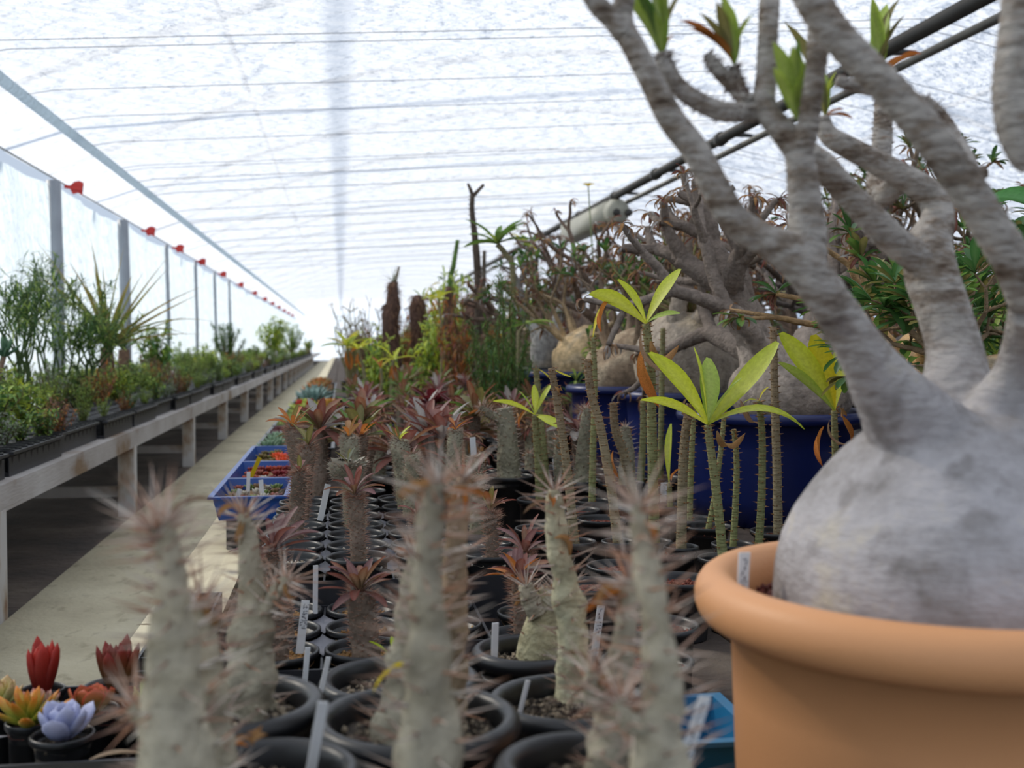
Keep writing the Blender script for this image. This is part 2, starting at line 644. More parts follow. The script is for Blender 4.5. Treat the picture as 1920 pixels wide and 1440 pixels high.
# wires across under the film
yw = 3.3
k = 0
wires = []
while yw < 19:
    wires.append(yw)
    if k % 4 == 2:
        wires.append(yw + 0.13)
    yw += 0.62 + 0.12 * (k % 3) + (0.25 if yw > 9 else 0)
    k += 1
for y in wires:
    def zc(x):
        return (ZP + (ZR - ZP) * (x - XP) / (XR - XP) if x < XR else ZR + (ZW - ZR) * (x - XR) / (XW - XR)) - 0.035
    P = [(XP + 0.067, y, ZP - 0.042)] + [(x, y + 0.02 * math.sin(x), zc(x) if abs(x - XR) > 0.1 else ZR - 0.0345) for x in (XP + 0.2, -0.5, 0.6, 1.7, XR - 0.03, XR + 0.03, 4, 5.5, XW - 0.05)]
    pipe('support_wire', P, 0.0015 + 0.0006 * (y > 8), 'wire', 'thin dark wire stretched across under the roof film', 'wire', 'wires under the roof film', 4)

# posts behind the bench and red clips on the curtain
for px in (110, 237, 317, 370, 405, 432):
    d = ray(px, 500)
    y = d.y * (XE + 0.06) / d.x
    pipe('side_post', [(XE + 0.045, y, 0.0), (XE + 0.05, y, 1.0), (XE + 0.035, y, ZE)], 0.045 if px < 300 else 0.02, 'post_paint', 'blue-grey upright post against the side curtain', 'post', 'posts along the side curtain')
clipm = one('clip', 'red_clip', lambda b: (b.quad_grid([[V((0, 0.0, -0.012)), V((0, 0.0, 0.012))], [V((0.03, 0.0, -0.045)), V((0.03, 0.0, 0.04))], [V((0.075, 0, -0.03)), V((0.07, 0, 0.05))], [V((0.11, 0, -0.045)), V((0.11, 0, 0.04))]], lambda i, j: (1, 0, 0), False), b.box((-0.04, -0.01, -0.012), (0.03, 0.01, 0.012)), b.box((0.0, -0.012, -0.012), (0.11, -0.002, 0.012))), False)
for px in (148, 284, 338, 380, 419, 452, 478, 497, 511, 523, 533, 541, 548):
    d = ray(px, 500)
    y = d.y * (XE + 0.12) / d.x
    tag(part('curtain_clip', clipm, None, (XE + 0.07, y, ZE - 0.0), (0, 0.15, -0.5)), 'small red plastic clip pinning the side curtain to its rail', 'clip', 'red clips along the curtain')

# ------------------------------------------------------------------ left bench
BX0, BX1, BZ = -1.755, -0.86, 0.345


def bench():
    t = thing('plant_bench', 'long weathered bench with pale rail and square legs', 'bench', (0, 0, 0))
    part('rail', one('rail', 'painted_wood', lambda b: b.box((BX1 - 0.03, 1.0, BZ - 0.065), (BX1 + 0.025, 46, BZ + 0.005)), False), t)
    part('rail', one('rail', 'painted_wood', lambda b: b.box((BX0, 1.0, BZ - 0.065), (BX0 + 0.05, 46, BZ + 0.005)), False), t)
    slat = one('slat', 'painted_wood', lambda b: b.box((0, 1.0, -0.02), (0.16, 46, 0.0)), False)
    for k in range(5):
        part('slat', slat, t, (BX0 + 0.06 + k * 0.163, 0, BZ - 0.002))
    legm = one('leg', 'rusty_paint', lambda b: b.box((-0.032, -0.032, 0), (0.032, 0.032, BZ - 0.06)), False)
    y0 = gp(18, 1172, 0.0).y
    y1 = gp(261, 966, 0.0).y
    st = 1.86
    for k in range(18):
        y = y0 + k * st if k > 0 else y0
        if k >= 1:
            y = y1 + (k - 1) * st
        part('leg', legm, t, (BX1 - 0.005, y, 0))
        if k < 8:
            part('leg', legm, t, (BX0 + 0.05, y, 0))
            part('crossbar', cached('cb', lambda: one('crossbar', 'painted_wood', lambda b: b.box((BX0 + 0.05, -0.02, 0.08), (BX1 - 0.02, 0.02, 0.12)), False)), t, (0, y, 0))
    return t


bench()


# ------------------------------------------------------------------ grow table on the other side of the path
def grow_table():
    t = thing('grow_table', 'low table of pale planks under the potted cacti', 'table', (0, 0, 0))
    k = 0
    x = -0.335
    while x < 6.4:
        wd = 0.135 if x < 1 else 0.6
        part('plank', one('plank', 'earth' if k else 'concrete', lambda b: b.box((x, 0.35, TZ - 0.025), (x + wd - 0.008, 40, TZ)), False), t)
        x += wd
        k += 1
    lm = one('leg', 'dark_pipe', lambda b: b.box((-0.03, -0.03, 0), (0.03, 0.03, TZ - 0.025)), False)
    for y in (0.6, 2.5, 5, 8, 12, 17, 23, 29):
        for x in (-0.25, 0.9, 2.4, 4.5, 6.1):
            part('leg', lm, t, (x, y, 0))


grow_table()


# ------------------------------------------------------------------ pots, soil, trays, tags
def pot_mesh(R, Hh, mat, lip=0.006, taper=0.8, n=40, roll=False):
    def f():
        if roll:
            prof = [(0.0, 0), (R * taper, 0)]
            prof += [(R * (taper + (0.96 - lip / R * 1.2 - taper) * k / 4), (Hh - lip * 2.2) * k / 4) for k in range(1, 5)]
            cx, cz = R - lip, Hh - lip
            prof += [(cx + lip * math.cos(a), cz + lip * 1.15 * math.sin(a)) for a in [(-1.25 + k * 0.35) for k in range(13)]]
            prof += [(R - lip * 2.4, Hh - lip * 2.5), (R * 0.82, Hh * 0.72)]
        else:
            prof = [(0.0, 0), (R * taper, 0), (R * taper, 0.002), (R - lip * 1.6, Hh - lip * 2.2), (R - lip * 0.6, Hh - lip * 2.1), (R, Hh - lip * 1.4),
                    (R, Hh - lip * 0.3), (R - lip * 0.35, Hh), (R - lip * 0.9, Hh - lip * 0.1), (R - lip * 1.3, Hh - lip), (R * 0.9 - lip, Hh * 0.6)]
        return one('pot', mat, lambda b: b.lathe(prof, n))
    return cached(('pot', round(R, 4), round(Hh, 4), mat, lip, roll), f)


SOILC = {'dark': [sr(66, 58, 50), sr(92, 82, 70), sr(120, 108, 92), sr(52, 46, 42), sr(150, 136, 116)],
         'tan': [sr(150, 112, 66), sr(172, 134, 84), sr(124, 92, 56), sr(186, 152, 104)],
         'red': [sr(112, 62, 52), sr(94, 50, 44), sr(128, 76, 62)],
         'white': [sr(196, 184, 166), sr(170, 158, 140), sr(146, 132, 112), sr(210, 202, 190)]}


def soil_mesh(R, kind):
    def f():
        rr = random.Random(hash((round(R * 1000), len(kind))) & 255)
        C = SOILC[kind]

        def g(b):
            rows = []
            for k in range(7):
                r = R * (1 - k / 6.0) + 0.0005
                rows.append([V((math.cos(2 * PI * j / 20) * r, math.sin(2 * PI * j / 20) * r, 0.0025 * rr.uniform(-1, 1))) for j in range(20)])
            b.quad_grid(rows, lambda i, j: C[0], True, (False, True))
        return one('soil', 'soil_plain', g)
    return cached(('soil', round(R, 4), kind), f)


def grit_mesh(R, kind, N, size):
    def f():
        rr = random.Random(int(R * 9999) + N)
        C = SOILC[kind]

        def g(b):
            for _ in range(N):
                r = R * math.sqrt(rr.random()) * 0.98
                a = rr.random() * 2 * PI
                s_ = size * rr.uniform(0.5, 1.25) * (1.6 if rr.random() < 0.05 else 1)
                p = V((r * math.cos(a), r * math.sin(a), s_ * 0.25 + rr.uniform(0, 0.3) * size))
                c = rr.choice(C)
                b0 = len(b.v)
                q = Euler((rr.uniform(0, 3), rr.uniform(0, 3), rr.uniform(0, 3))).to_quaternion()
                for o in ((1, 0, 0), (0, 1, 0), (-1, 0, 0), (0, -1, 0), (0, 0, 1), (0, 0, -1)):
                    b.v.append(tuple(p + (q @ V(o)) * s_ * rr.uniform(0.75, 1.1)))
                    b.c.append(c)
                for i in range(4):
                    j = (i + 1) % 4
                    b.f += [(b0 + i, b0 + j, b0 + 4), (b0 + j, b0 + i, b0 + 5)]
        return one('grit', 'grit', g, True)
    return cached(('grit', round(R, 4), kind, N), f)


def add_pot(t, R, Hh, mat='black_plastic', soil='dark', grit=0, gsize=0.004, drop=0.02, lip=0.006, roll=False, taper=0.8):
    part('pot', pot_mesh(R, Hh, mat, lip, taper, 48 if R > 0.1 else 28, roll), t)
    sr_ = R - lip * (2.2 if roll else 1.1) - 0.1 * R * drop / Hh * 2
    part('soil', soil_mesh(sr_, soil), t, (0, 0, Hh - drop))
    if grit:
        part('soil_grit', grit_mesh(sr_, soil, grit, gsize), t, (0, 0, Hh - drop), (0, 0, R_.uniform(0, 6)), kind='stuff')
    return Hh - drop


def tag_mesh(Wd, L, marks, key):
    def f():
        rr = random.Random(key)
        pb = MB()
        pb.box((-Wd / 2, -0.0006, -0.02), (Wd / 2, 0.0006, L))
        ib = MB()
        if marks:
            z = L * 0.92
            while z > L * 0.25:
                for cx in ((0,) if marks == 1 else (-Wd * 0.2, Wd * 0.2)):
                    for q in range(2):
                        x0 = cx + rr.uniform(-Wd * 0.22, Wd * 0.12)
                        z0 = z - rr.uniform(0, 0.0025)
                        if rr.random() < 0.5:
                            ib.box((x0, -0.0010, z0), (x0 + Wd * 0.25, -0.0007, z0 + 0.0006))
                        else:
                            ib.box((x0, -0.0010, z0 - 0.0022), (x0 + 0.0006, -0.0007, z0))
                z -= rr.uniform(0.003, 0.0045)
        return pb.mesh('tag', 'white_tag', False), (ib.mesh('handwriting', 'ink', False) if marks else None)
    return cached(('tag', Wd, L, marks, key), f)


def plant_tag(px, py, y, Wd, L, lean=0.0, back=0.1, marks=0, label='white plastic plant tag stuck in a pot', rz=0.15, key=1, mat=None):
    """px,py: top of the tag, y: its depth"""
    p = at(px, py, y)
    m, ink = tag_mesh(Wd, L, marks, key)
    e = Euler((back, lean, rz))
    o = part('plant_tag', m, None, p - e.to_matrix() @ V((0, 0, L)), e)
    if mat:
        o.data = m.copy()
        o.data.materials[0] = MATS[mat]
    tag(o, label, 'plant tag', 'plant tags in the pots')
    if ink:
        part('handwriting', ink, o)
    return o


def grid_tray(X0, Y0, nc, nr, pitch, ztop, label, zb=TZ + 0.002, clear=None):
    """black carrying tray: low walls, ribs and four-pointed webs between round holes"""
    t = thing('carrying_tray', label, 'tray', (X0 - pitch / 2, Y0 - pitch / 2, zb), 0, 'black carrying trays on the table')
    W_, D_, Hh = nc * pitch, nr * pitch, ztop - zb

    def frame(b):
        e = 0.004
        b.box((-0.004, -0.004, Hh * 0.25), (0, D_ + .004, Hh))
        b.box((W_, -0.004, Hh * 0.25), (W_ + 0.004, D_ + .004, Hh))
        b.box((0, -0.004, Hh * 0.25), (W_, 0, Hh))
        b.box((0, D_, Hh * 0.25), (W_, D_ + 0.004, Hh))
        if clear is not None:
            b.box((0, 0, 0), (W_, D_, 0.0015))
            return
        for i in range(1, nc):
            b.box((i * pitch - 0.0015, 0, 0), (i * pitch + 0.0015, D_, Hh - 0.002))
        for i in range(1, nr):
            b.box((0, i * pitch - 0.0015, 0), (W_, i * pitch + 0.0015, Hh - 0.002))
        b.box((0, 0, 0), (W_, D_, 0.0015))
    part('frame', one('frame', 'tray_plastic', frame, False), t)

    def web(b):
        r = pitch * 0.5
        pts = []
        for q in range(4):
            for s_ in range(6):
                a = PI / 2 * q + PI / 2 * s_ / 6
                cx, cy = r * (1 if q in (0, 3) else -1), r * (1 if q in (0, 1) else -1)
                aa = a + PI
                # arc of the hole whose centre lies in this quadrant, from one cusp to the next
                ang = {0: -PI / 2 - PI / 2 * s_ / 6, 1: -PI / 2 * s_ / 6, 2: PI / 2 - PI / 2 * s_ / 6, 3: PI - PI / 2 * s_ / 6}[q]
                pts.append(V((cx + r * 0.97 * math.cos(ang), cy + r * 0.97 * math.sin(ang), 0)))
        b0 = len(b.v)
        for p in pts:
            b.v.append(tuple(p))
            b.c.append((.5, .5, .5))
        b.v.append((0, 0, -0.0015))
        b.c.append((.5, .5, .5))
        for i in range(24):
            b.f.append((b0 + i, b0 + (i + 1) % 24, b0 + 24))
    wm = cached(('web', pitch), lambda: one('web', 'lit_web_plastic', web, False))
    for i in range(1, nc):
        for j in range(1, nr):
            if clear is not None and any(math.hypot(X0 - pitch / 2 + i * pitch - cx, Y0 - pitch / 2 + j * pitch - cy) < cr for cx, cy, cr in clear):
                continue
            part('web', wm, t, (i * pitch, j * pitch, Hh))
    return t


plain('lit_web_plastic', sr(112, 112, 120), 0.42, 0.5, 0.2, 30)  # black tray plastic, with the light on the webs put into the colour

# ------------------------------------------------------------------ plant building blocks
GA = 2.399963


def spiny_meshes(path, rr, body, spc, sp_len, sp_r, rows_per_m=900, ndir=3, tuber=0.12, t0=0.12, n=12, fine=30, top=None, mat='bark', band=0.05):
    """trunk along path [(x,y,z,r),...] with tubercles and bunches of spines -> (trunk mesh, spine mesh)"""
    S = spline(path, max(3, fine // len(path)))
    P = [V(s[:3]) for s in S]
    Rr = [max(0.001, s[3]) for s in S]
    N = len(P)
    tb, sb = MB(), MB()
    c0, c1 = body

    def cc(t):
        c = mixc(c0, c1, t)
        return mixc(c, (c[0] * 0.75, c[1] * 0.74, c[2] * 0.7), 0.5 + 0.5 * math.sin(t * 40 + 3 * math.sin(t * 13))) if band else c
    tb.tube(P, [r * (1 + tuber * 0.35 * noise.noise(V((i * 0.9, 1.7, 0)))) for i, r in enumerate(Rr)], n, cc, (True, True), tuber * 1.4, 1.1 / max(Rr))
    length = sum((P[i + 1] - P[i]).length for i in range(N - 1))
    cnt = int(length * rows_per_m)
    for k in range(cnt):
        t = t0 + (1 - t0) * (k + 0.5) / cnt
        x = t * (N - 1)
        i = min(N - 2, int(x))
        p = P[i].lerp(P[i + 1], x - i)
        r = Rr[i] + (Rr[i + 1] - Rr[i]) * (x - i)
        d = (P[i + 1] - P[i]).normalized()
        u, w_ = perp(d)
        a = k * GA + rr.uniform(-0.2, 0.2)
        o = u * math.cos(a) + w_ * math.sin(a)
        base = p + o * r * 0.9
        if tuber > 0.05:
            sb.spike(base - o * r * 0.2, o + d * 0.3, r * 0.48, r * 0.26, mixc(cc(t), (0.42, 0.36, 0.3), 0.35))
        for q in range(ndir):
            s_ = o.cross(d)
            dd = o + d * rr.uniform(-0.05, 0.65) + s_ * ((q - (ndir - 1) / 2) * 0.5 + rr.uniform(-0.2, 0.2))
            L = sp_len * rr.uniform(0.55, 1.15) * (0.75 + 0.3 * t)
            sb.spike(base, dd, L, sp_r, rr.choice(spc), rr.choice(spc))
    tip = P[-1]
    d = (P[-1] - P[-2]).normalized()
    for k in range(top or 0):
        a = k * GA
        u, w_ = perp(d)
        o = u * math.cos(a) + w_ * math.sin(a)
        sb.spike(tip - d * 0.003, d + o * rr.uniform(0.2, 1.4), sp_len * rr.uniform(0.7, 1.4), sp_r * 1.1, rr.choice(spc), rr.choice(spc))
    return tb.mesh('stem', mat), sb.mesh('spines', 'spine', False)


def leaf_mesh(key, W, curl, fold, shape, c, c2=None, cm=None, n=7, mat='leaf', twist=0.0):
    return cached(('leaf', key), lambda: one('leaf', mat, lambda b: b.leaf(V((0, 0, 0)), V((1, 0, 0)), V((0, 0, 1)), 1.0, W, curl, fold, shape, c, c2, cm, n, twist)))


def put_leaf(t, me, loc, az, el, L, roll=0.0, name='leaf', wsc=1.0):
    M = Matrix.Rotation(az, 4, 'Z') @ Matrix.Rotation(-el, 4, 'Y') @ Matrix.Rotation(roll, 4, 'X')
    o = part(name, me, t, loc)
    o.rotation_euler = M.to_euler()
    o.scale = (L, L * wsc, L)
    return o


LEAFC = {
    'ygreen': (sr(212, 214, 60), sr(196, 210, 56), sr(222, 224, 110)),
    'yellow': (sr(222, 196, 30), sr(200, 190, 40), sr(222, 210, 70)),
    'green': (sr(90, 128, 58), sr(104, 144, 62), sr(130, 150, 80)),
    'dgreen': (sr(52, 92, 44), sr(60, 104, 52), sr(90, 120, 70)),
    'bgreen': (sr(150, 178, 66), sr(168, 190, 80), sr(186, 200, 112)),
    'olive': (sr(96, 104, 58), sr(120, 112, 60), sr(150, 140, 90)),
    'redleaf': (sr(104, 64, 56), sr(134, 70, 58), sr(156, 118, 106)),
    'redgreen': (sr(92, 92, 60), sr(140, 70, 50), sr(160, 140, 110)),
    'orange': (sr(190, 122, 56), sr(170, 92, 46), sr(210, 140, 70)),
    'purple': (sr(98, 76, 80), sr(120, 72, 72), sr(160, 130, 124)),
    'silver': (sr(168, 162, 158), sr(150, 144, 138), sr(196, 190, 184)),
    'brown': (sr(146, 114, 88), sr(120, 92, 70), sr(164, 136, 108)),
    'tan': (sr(176, 132, 84), sr(150, 104, 62), sr(190, 150, 104)),
    'grey': (sr(132, 140, 122), sr(150, 156, 138), sr(160, 166, 150)),
}
STRAPS = {}
for k_, (c_, c2_, cm_) in LEAFC.items():
    STRAPS[k_] = [leaf_mesh(('strap', k_, q), 0.20 + 0.03 * q, 0.35 + 0.3 * q, 0.22, 'lance' if q % 2 else 'spat', c_, c2_, cm_) for q in range(3)]
DRY = [leaf_mesh(('dry', q), [0.14, 0.22, 0.2][q], [1.6, 2.8, 0.8][q], 0.5, 'lance', *LEAFC[kk], mat='dry_leaf', twist=[0.8, 1.6, -1.0][q]) for q, kk in enumerate(('brown', 'tan', 'orange'))]


def merged_rosette(b, ctr, rr, n, L, W, pal, el0=1.2, el1=0.1, curl=0.5, shape='spat', nn=5, jit=0.2):
    for k in range(n):
        t = (k + 0.5) / n
        az = k * GA + rr.uniform(-jit, jit)
        el = el0 + (el1 - el0) * t
        d = V((math.cos(az) * math.cos(el), math.sin(az) * math.cos(el), math.sin(el)))
        c, c2, cm = LEAFC[rr.choice(pal)] if isinstance(pal, (list, tuple)) else pal(rr)
        b.leaf(ctr, d, V((0, 0, 1)), L * rr.uniform(0.7, 1.1), W, curl * rr.uniform(0.3, 1.3), 0.2, shape, c, c2, cm, nn)


# ------------------------------------------------------------------ giant caudex plant in the clay-coloured pot
def big_caudex():
    Y0 = 0.86
    c = at(1765, 1120, Y0)
    rimz = 0.505
    potR, potH = 0.203, rimz - TZ
    t = thing('caudex_tree', 'huge swollen grey caudex tree in a clay-coloured plastic tub', 'potted tree', (c.x, Y0, TZ + 0.001))
    org = V(t.location)
    part('tub', pot_mesh(potR, potH, 'terracotta_plastic', 0.019, 0.80, 96, True), t)
    sz = potH - 0.028
    part('soil', soil_mesh(potR - 0.042, 'red'), t, (0, 0, sz))
    part('soil_grit', grit_mesh(potR - 0.042, 'red', 500, 0.005), t, (0, 0, sz), kind='stuff')
    GREY, GREY2, BRN = sr(158, 152, 146), sr(140, 134, 126), sr(126, 112, 98)

    def px(pts):
        """(px,py,depth offset,width px) -> local points and radii"""
        out = []
        for x, y, dy, wpx in pts:
            p = at(x, y, Y0 + dy)
            out.append((*(p - org), wpx * (Y0 + dy) / FPX / 2))
        return out
    # branches as seen: (px, py, depth beyond the bulb's axis, width in px)
    main = {
        'a': [(1735, 830, -0.02, 210), (1672, 745, -0.035, 150), (1622, 668, -0.05, 104), (1572, 590, -0.055, 88), (1520, 515, -0.06, 84), (1480, 474, -0.06, 80), (1430, 448, -0.06, 66),
              (1385, 420, -0.06, 62), (1345, 362, -0.06, 60), (1308, 288, -0.06, 56), (1262, 228, -0.06, 54), (1222, 152, -0.06, 50), (1190, 90, -0.06, 48), (1165, 40, -0.06, 46), (1178, -30, -0.06, 40), (1190, -120, -0.06, 30)],
        'b': [(1785, 830, 0.03, 230), (1793, 735, 0.04, 150), (1790, 660, 0.05, 112), (1768, 580, 0.06, 104), (1745, 510, 0.07, 104), (1742, 460, 0.08, 92), (1758, 410, 0.09, 66), (1748, 370, 0.1, 60), (1705, 338, 0.1, 54), (1650, 308, 0.1, 50), (1590, 276, 0.1, 46), (1552, 252, 0.1, 40), (1543, 215, 0.1, 26)],
        'c': [(1840, 850, 0.0, 210), (1872, 762, -0.01, 120), (1902, 700, -0.02, 84), (1925, 620, -0.05, 82), (1930, 580, -0.1, 84)],
    }
    m = MB()
    prof = []
    bz = sz - 0.02
    # swollen base: (radius px at the axis, image row)
    for w_px, y in ((318, 1205), (340, 1150), (341, 1100), (336, 1050), (322, 1000), (296, 950), (262, 905), (228, 865), (196, 832), (150, 795), (90, 772), (30, 764)):
        z = at(1765, y, Y0).z - org.z
        prof.append((w_px * Y0 / FPX, z))
    prof.insert(0, (0.125, bz - 0.05))
    prof.insert(0, (0.0005, bz - 0.05))
    m.lathe(prof, 64, GREY, rough=0.035, rs=6, cap=True)
    samples = {}
    for kk in 'abc':
        S = spline(px(main[kk]), 8)
        PP = [V(q[:3]) for q in S]
        RR = [q[3] * (1 + 0.03 * (-1) ** i) for i, q in enumerate(S)]
        m.tube(PP, RR, 24, GREY2, (True, True), 0.05, 50)
        samples[kk] = list(zip(PP, RR))[26:]
    me = m.mesh('caudex', 'bark')
    tmp = bpy.data.objects.new('tmp', me)
    col.objects.link(tmp)
    rm = tmp.modifiers.new('r', 'REMESH')
    rm.mode = 'VOXEL'
    rm.voxel_size = 0.003
    sm = tmp.modifiers.new('s', 'SMOOTH')
    sm.factor = 0.5
    sm.iterations = 8
    dg = bpy.context.evaluated_depsgraph_get()
    me2 = bpy.data.meshes.new_from_object(tmp.evaluated_get(dg))
    bpy.data.objects.remove(tmp)
    vs = [v.co.copy() for v in me2.vertices]
    nr = [v.normal.copy() for v in me2.vertices]
    owner = []
    for v in vs:
        best = ('', 9)
        if v.z > 0.33:
            for kk, sl_ in samples.items():
                for (p_, r_) in sl_[::2]:
                    q = (v - p_).length - r_
                    if q < best[1]:
                        best = (kk, q)
        owner.append(best[0] if best[1] < 0.006 else '')
    groups = {}
    for f in me2.polygons:
        groups.setdefault(owner[f.vertices[0]], []).append(tuple(f.vertices))
    for kk, fs in groups.items():
        ids = sorted({i for f in fs for i in f})
        mp = {i: k for k, i in enumerate(ids)}
        nm = 'branch' if kk else 'caudex'
        mm = bpy.data.meshes.new(nm)
        mm.from_pydata([vs[i] for i in ids], [], [tuple(mp[i] for i in f) for f in fs])
        mm.polygons.foreach_set('use_smooth', [True] * len(fs))
        mm.materials.append(MATS['caudex_skin'])
        mm.normals_split_custom_set_from_vertices([nr[i] for i in ids])
        part(nm, mm, t, label=None if kk else 'smooth swollen grey base blotched with lichen')

    def branch(pts, c0, c1, spines=0, n=20, m_=8, par=t, s_from=0.0, rough=0.07):
        S = spline(px(pts), m_)
        P = [V(s[:3]) for s in S]
        Rr = [s[3] for s in S]
        b = MB()
        b.tube(P, [r * (1 + 0.035 * (-1) ** i) for i, r in enumerate(Rr)], n, lambda q: mixc(c0, c1, q), (True, True), rough, 55)
        o = part('branch', b.mesh('branch', 'branch_bark'), par)
        if spines:
            sb = MB()
            rr = random.Random(spines)
            for k in range(spines):
                x = (s_from + (1 - s_from) * rr.random()) * (len(P) - 1)
                i = min(len(P) - 2, int(x))
                p = P[i].lerp(P[i + 1], x - i)
                d = (P[i + 1] - P[i]).normalized()
                u, w_ = perp(d)
                a = rr.random() * 2 * PI
                o2 = u * math.cos(a) + w_ * math.sin(a)
                sb.spike(p + o2 * Rr[i] * 0.9, o2 + d * rr.uniform(-0.2, 0.5), rr.uniform(0.003, 0.0075), 0.0008, sr(92, 70, 62))
            part('spines', sb.mesh('spines', 'spine', False), o, kind='stuff')
        return o
    G1, G2, DK = sr(150, 140, 130), sr(142, 130, 118), sr(112, 92, 80)
    sb0 = None
    branch([(1170, 62, -0.06, 44), (1150, 38, -0.06, 42), (1118, 5, -0.06, 38), (1085, -50, -0.06, 30)], G2, DK, par=t)
    # upright off the left limb, with three arms
    branch([(1508, 500, -0.055, 84), (1513, 430, -0.05, 76), (1506, 350, -0.05, 62), (1497, 288, -0.05, 56), (1478, 258, -0.045, 54), (1450, 225, -0.04, 48), (1433, 192, -0.035, 44), (1437, 140, -0.03, 42), (1440, 70, -0.03, 40), (1444, -10, -0.03, 38), (1450, -60, -0.03, 30)], G1, G2)
    branch([(1500, 300, -0.05, 46), (1514, 240, -0.06, 44), (1524, 170, -0.065, 42), (1532, 100, -0.07, 42), (1536, 40, -0.07, 44), (1540, -20, -0.07, 44)], G2, G1)
    branch([(1432, 205, -0.035, 40), (1400, 210, -0.03, 38), (1350, 208, -0.03, 38), (1300, 185, -0.03, 36), (1265, 155, -0.03, 36), (1248, 122, -0.03, 34), (1241, 98, -0.03, 26)], G2, DK, 170)
    branch([(1405, 195, -0.03, 34), (1378, 165, -0.02, 30), (1345, 130, -0.02, 27), (1325, 100, -0.02, 18)], DK, DK, 90)
    branch([(1398, 190, -0.03, 26), (1384, 155, -0.02, 24), (1375, 122, -0.02, 20)], DK, DK, 60)
    # side limb off the middle stem running back to the left
    branch([(1742, 495, 0.07, 70), (1690, 462, 0.06, 62), (1630, 405, 0.05, 58), (1580, 352, 0.05, 54), (1545, 312, 0.04, 52), (1520, 285, 0.03, 40)], G1, G2)
    branch([(1690, 330, 0.11, 44), (1660, 365, 0.13, 46), (1645, 345, 0.15, 44), (1652, 290, 0.16, 42), (1655, 230, 0.16, 36), (1652, 165, 0.16, 26)], G1, DK, 90)
    # front diagonal limb and stubs at the edge
    branch([(1930, 560, -0.1, 84), (1905, 505, -0.11, 80), (1868, 440, -0.12, 78), (1822, 368, -0.12, 76), (1770, 290, -0.12, 74), (1712, 218, -0.12, 72), (1650, 150, -0.12, 68), (1590, 90, -0.12, 66), (1545, 35, -0.12, 68), (1515, -20, -0.12, 70), (1490, -70, -0.12, 60)], G1, G2)
    branch([(1820, 345, -0.04, 44), (1806, 305, 0.0, 50), (1786, 268, 0.02, 46), (1762, 228, 0.03, 42), (1736, 198, 0.03, 36), (1700, 188, 0.03, 30), (1660, 172, 0.03, 28), (1600, 160, 0.03, 26), (1570, 150, 0.03, 22)], G1, DK, 120, s_from=0.4)
    branch([(1800, 330, 0.0, 30), (1825, 328, 0.0, 30), (1846, 322, 0.0, 26)], G1, G2)
    branch([(1915, -40, -0.16, 70), (1908, 60, -0.16, 74), (1900, 140, -0.16, 80), (1902, 220, -0.16, 78), (1912, 290, -0.16, 50), (1925, 320, -0.16, 20)], G2, G2)
    # leaf tufts at branch tips
    rr = random.Random(3)

    def tuft(x, y, dy, specs):
        p = at(x, y + 14, Y0 + dy) - org
        for (tx, ty, kind, wsc) in list(specs) + [(a_ + rr.uniform(-14, 14), b_ + rr.uniform(5, 40), k_, w_ * 0.8) for (a_, b_, k_, w_) in specs if k_ != 'brown']:
            q = at(tx, ty, Y0 + dy + rr.uniform(-0.012, 0.012)) - org
            d = q - p
            L = d.length
            az = math.atan2(d.y, d.x)
            el = math.asin(max(-1, min(1, d.z / L)))
            me_ = STRAPS[kind][1] if kind not in ('brown', 'dry') else DRY[2 if kind == 'brown' else 0]
            put_leaf(t, me_, p, az, el + 0.2, L * 1.18, rr.uniform(0.3, 1.2), wsc=wsc * 0.95)
    tuft(1240, 95, -0.03, [(1180, -30, 'bgreen', 0.8), (1195, -30, 'green', 0.8), (1215, -45, 'bgreen', 0.8), (1240, -40, 'bgreen', 0.8), (1247, -30, 'olive', 0.6), (1265, 60, 'brown', 0.9), (1228, 30, 'bgreen', 0.7)])
    tuft(1377, 108, -0.02, [(1335, 25, 'olive', 0.9), (1352, 8, 'bgreen', 0.8), (1368, 40, 'green', 0.6), (1382, 15, 'bgreen', 0.8), (1393, 8, 'olive', 0.9), (1312, 52, 'brown', 1.0), (1298, 35, 'brown', 0.4)])
    tuft(1498, 215, -0.05, [(1452, 105, 'bgreen', 1.1), (1470, 95, 'green', 0.5), (1485, 105, 'bgreen', 1.3), (1468, 150, 'bgreen', 0.9)])
    tuft(1548, 205, 0.1, [(1550, 120, 'ygreen', 0.6), (1562, 130, 'bgreen', 0.6), (1580, 200, 'brown', 0.8), (1595, 212, 'brown', 0.8), (1492, 65, 'olive', 0.7)])
    tuft(1648, 140, 0.16, [(1622, 22, 'bgreen', 0.8), (1648, 75, 'olive', 0.7), (1668, 10, 'bgreen', 0.9), (1674, 0, 'olive', 0.7), (1720, 86, 'brown', 0.9), (1690, 145, 'brown', 0.5), (1635, 90, 'orange', 0.7)])
    return t, org


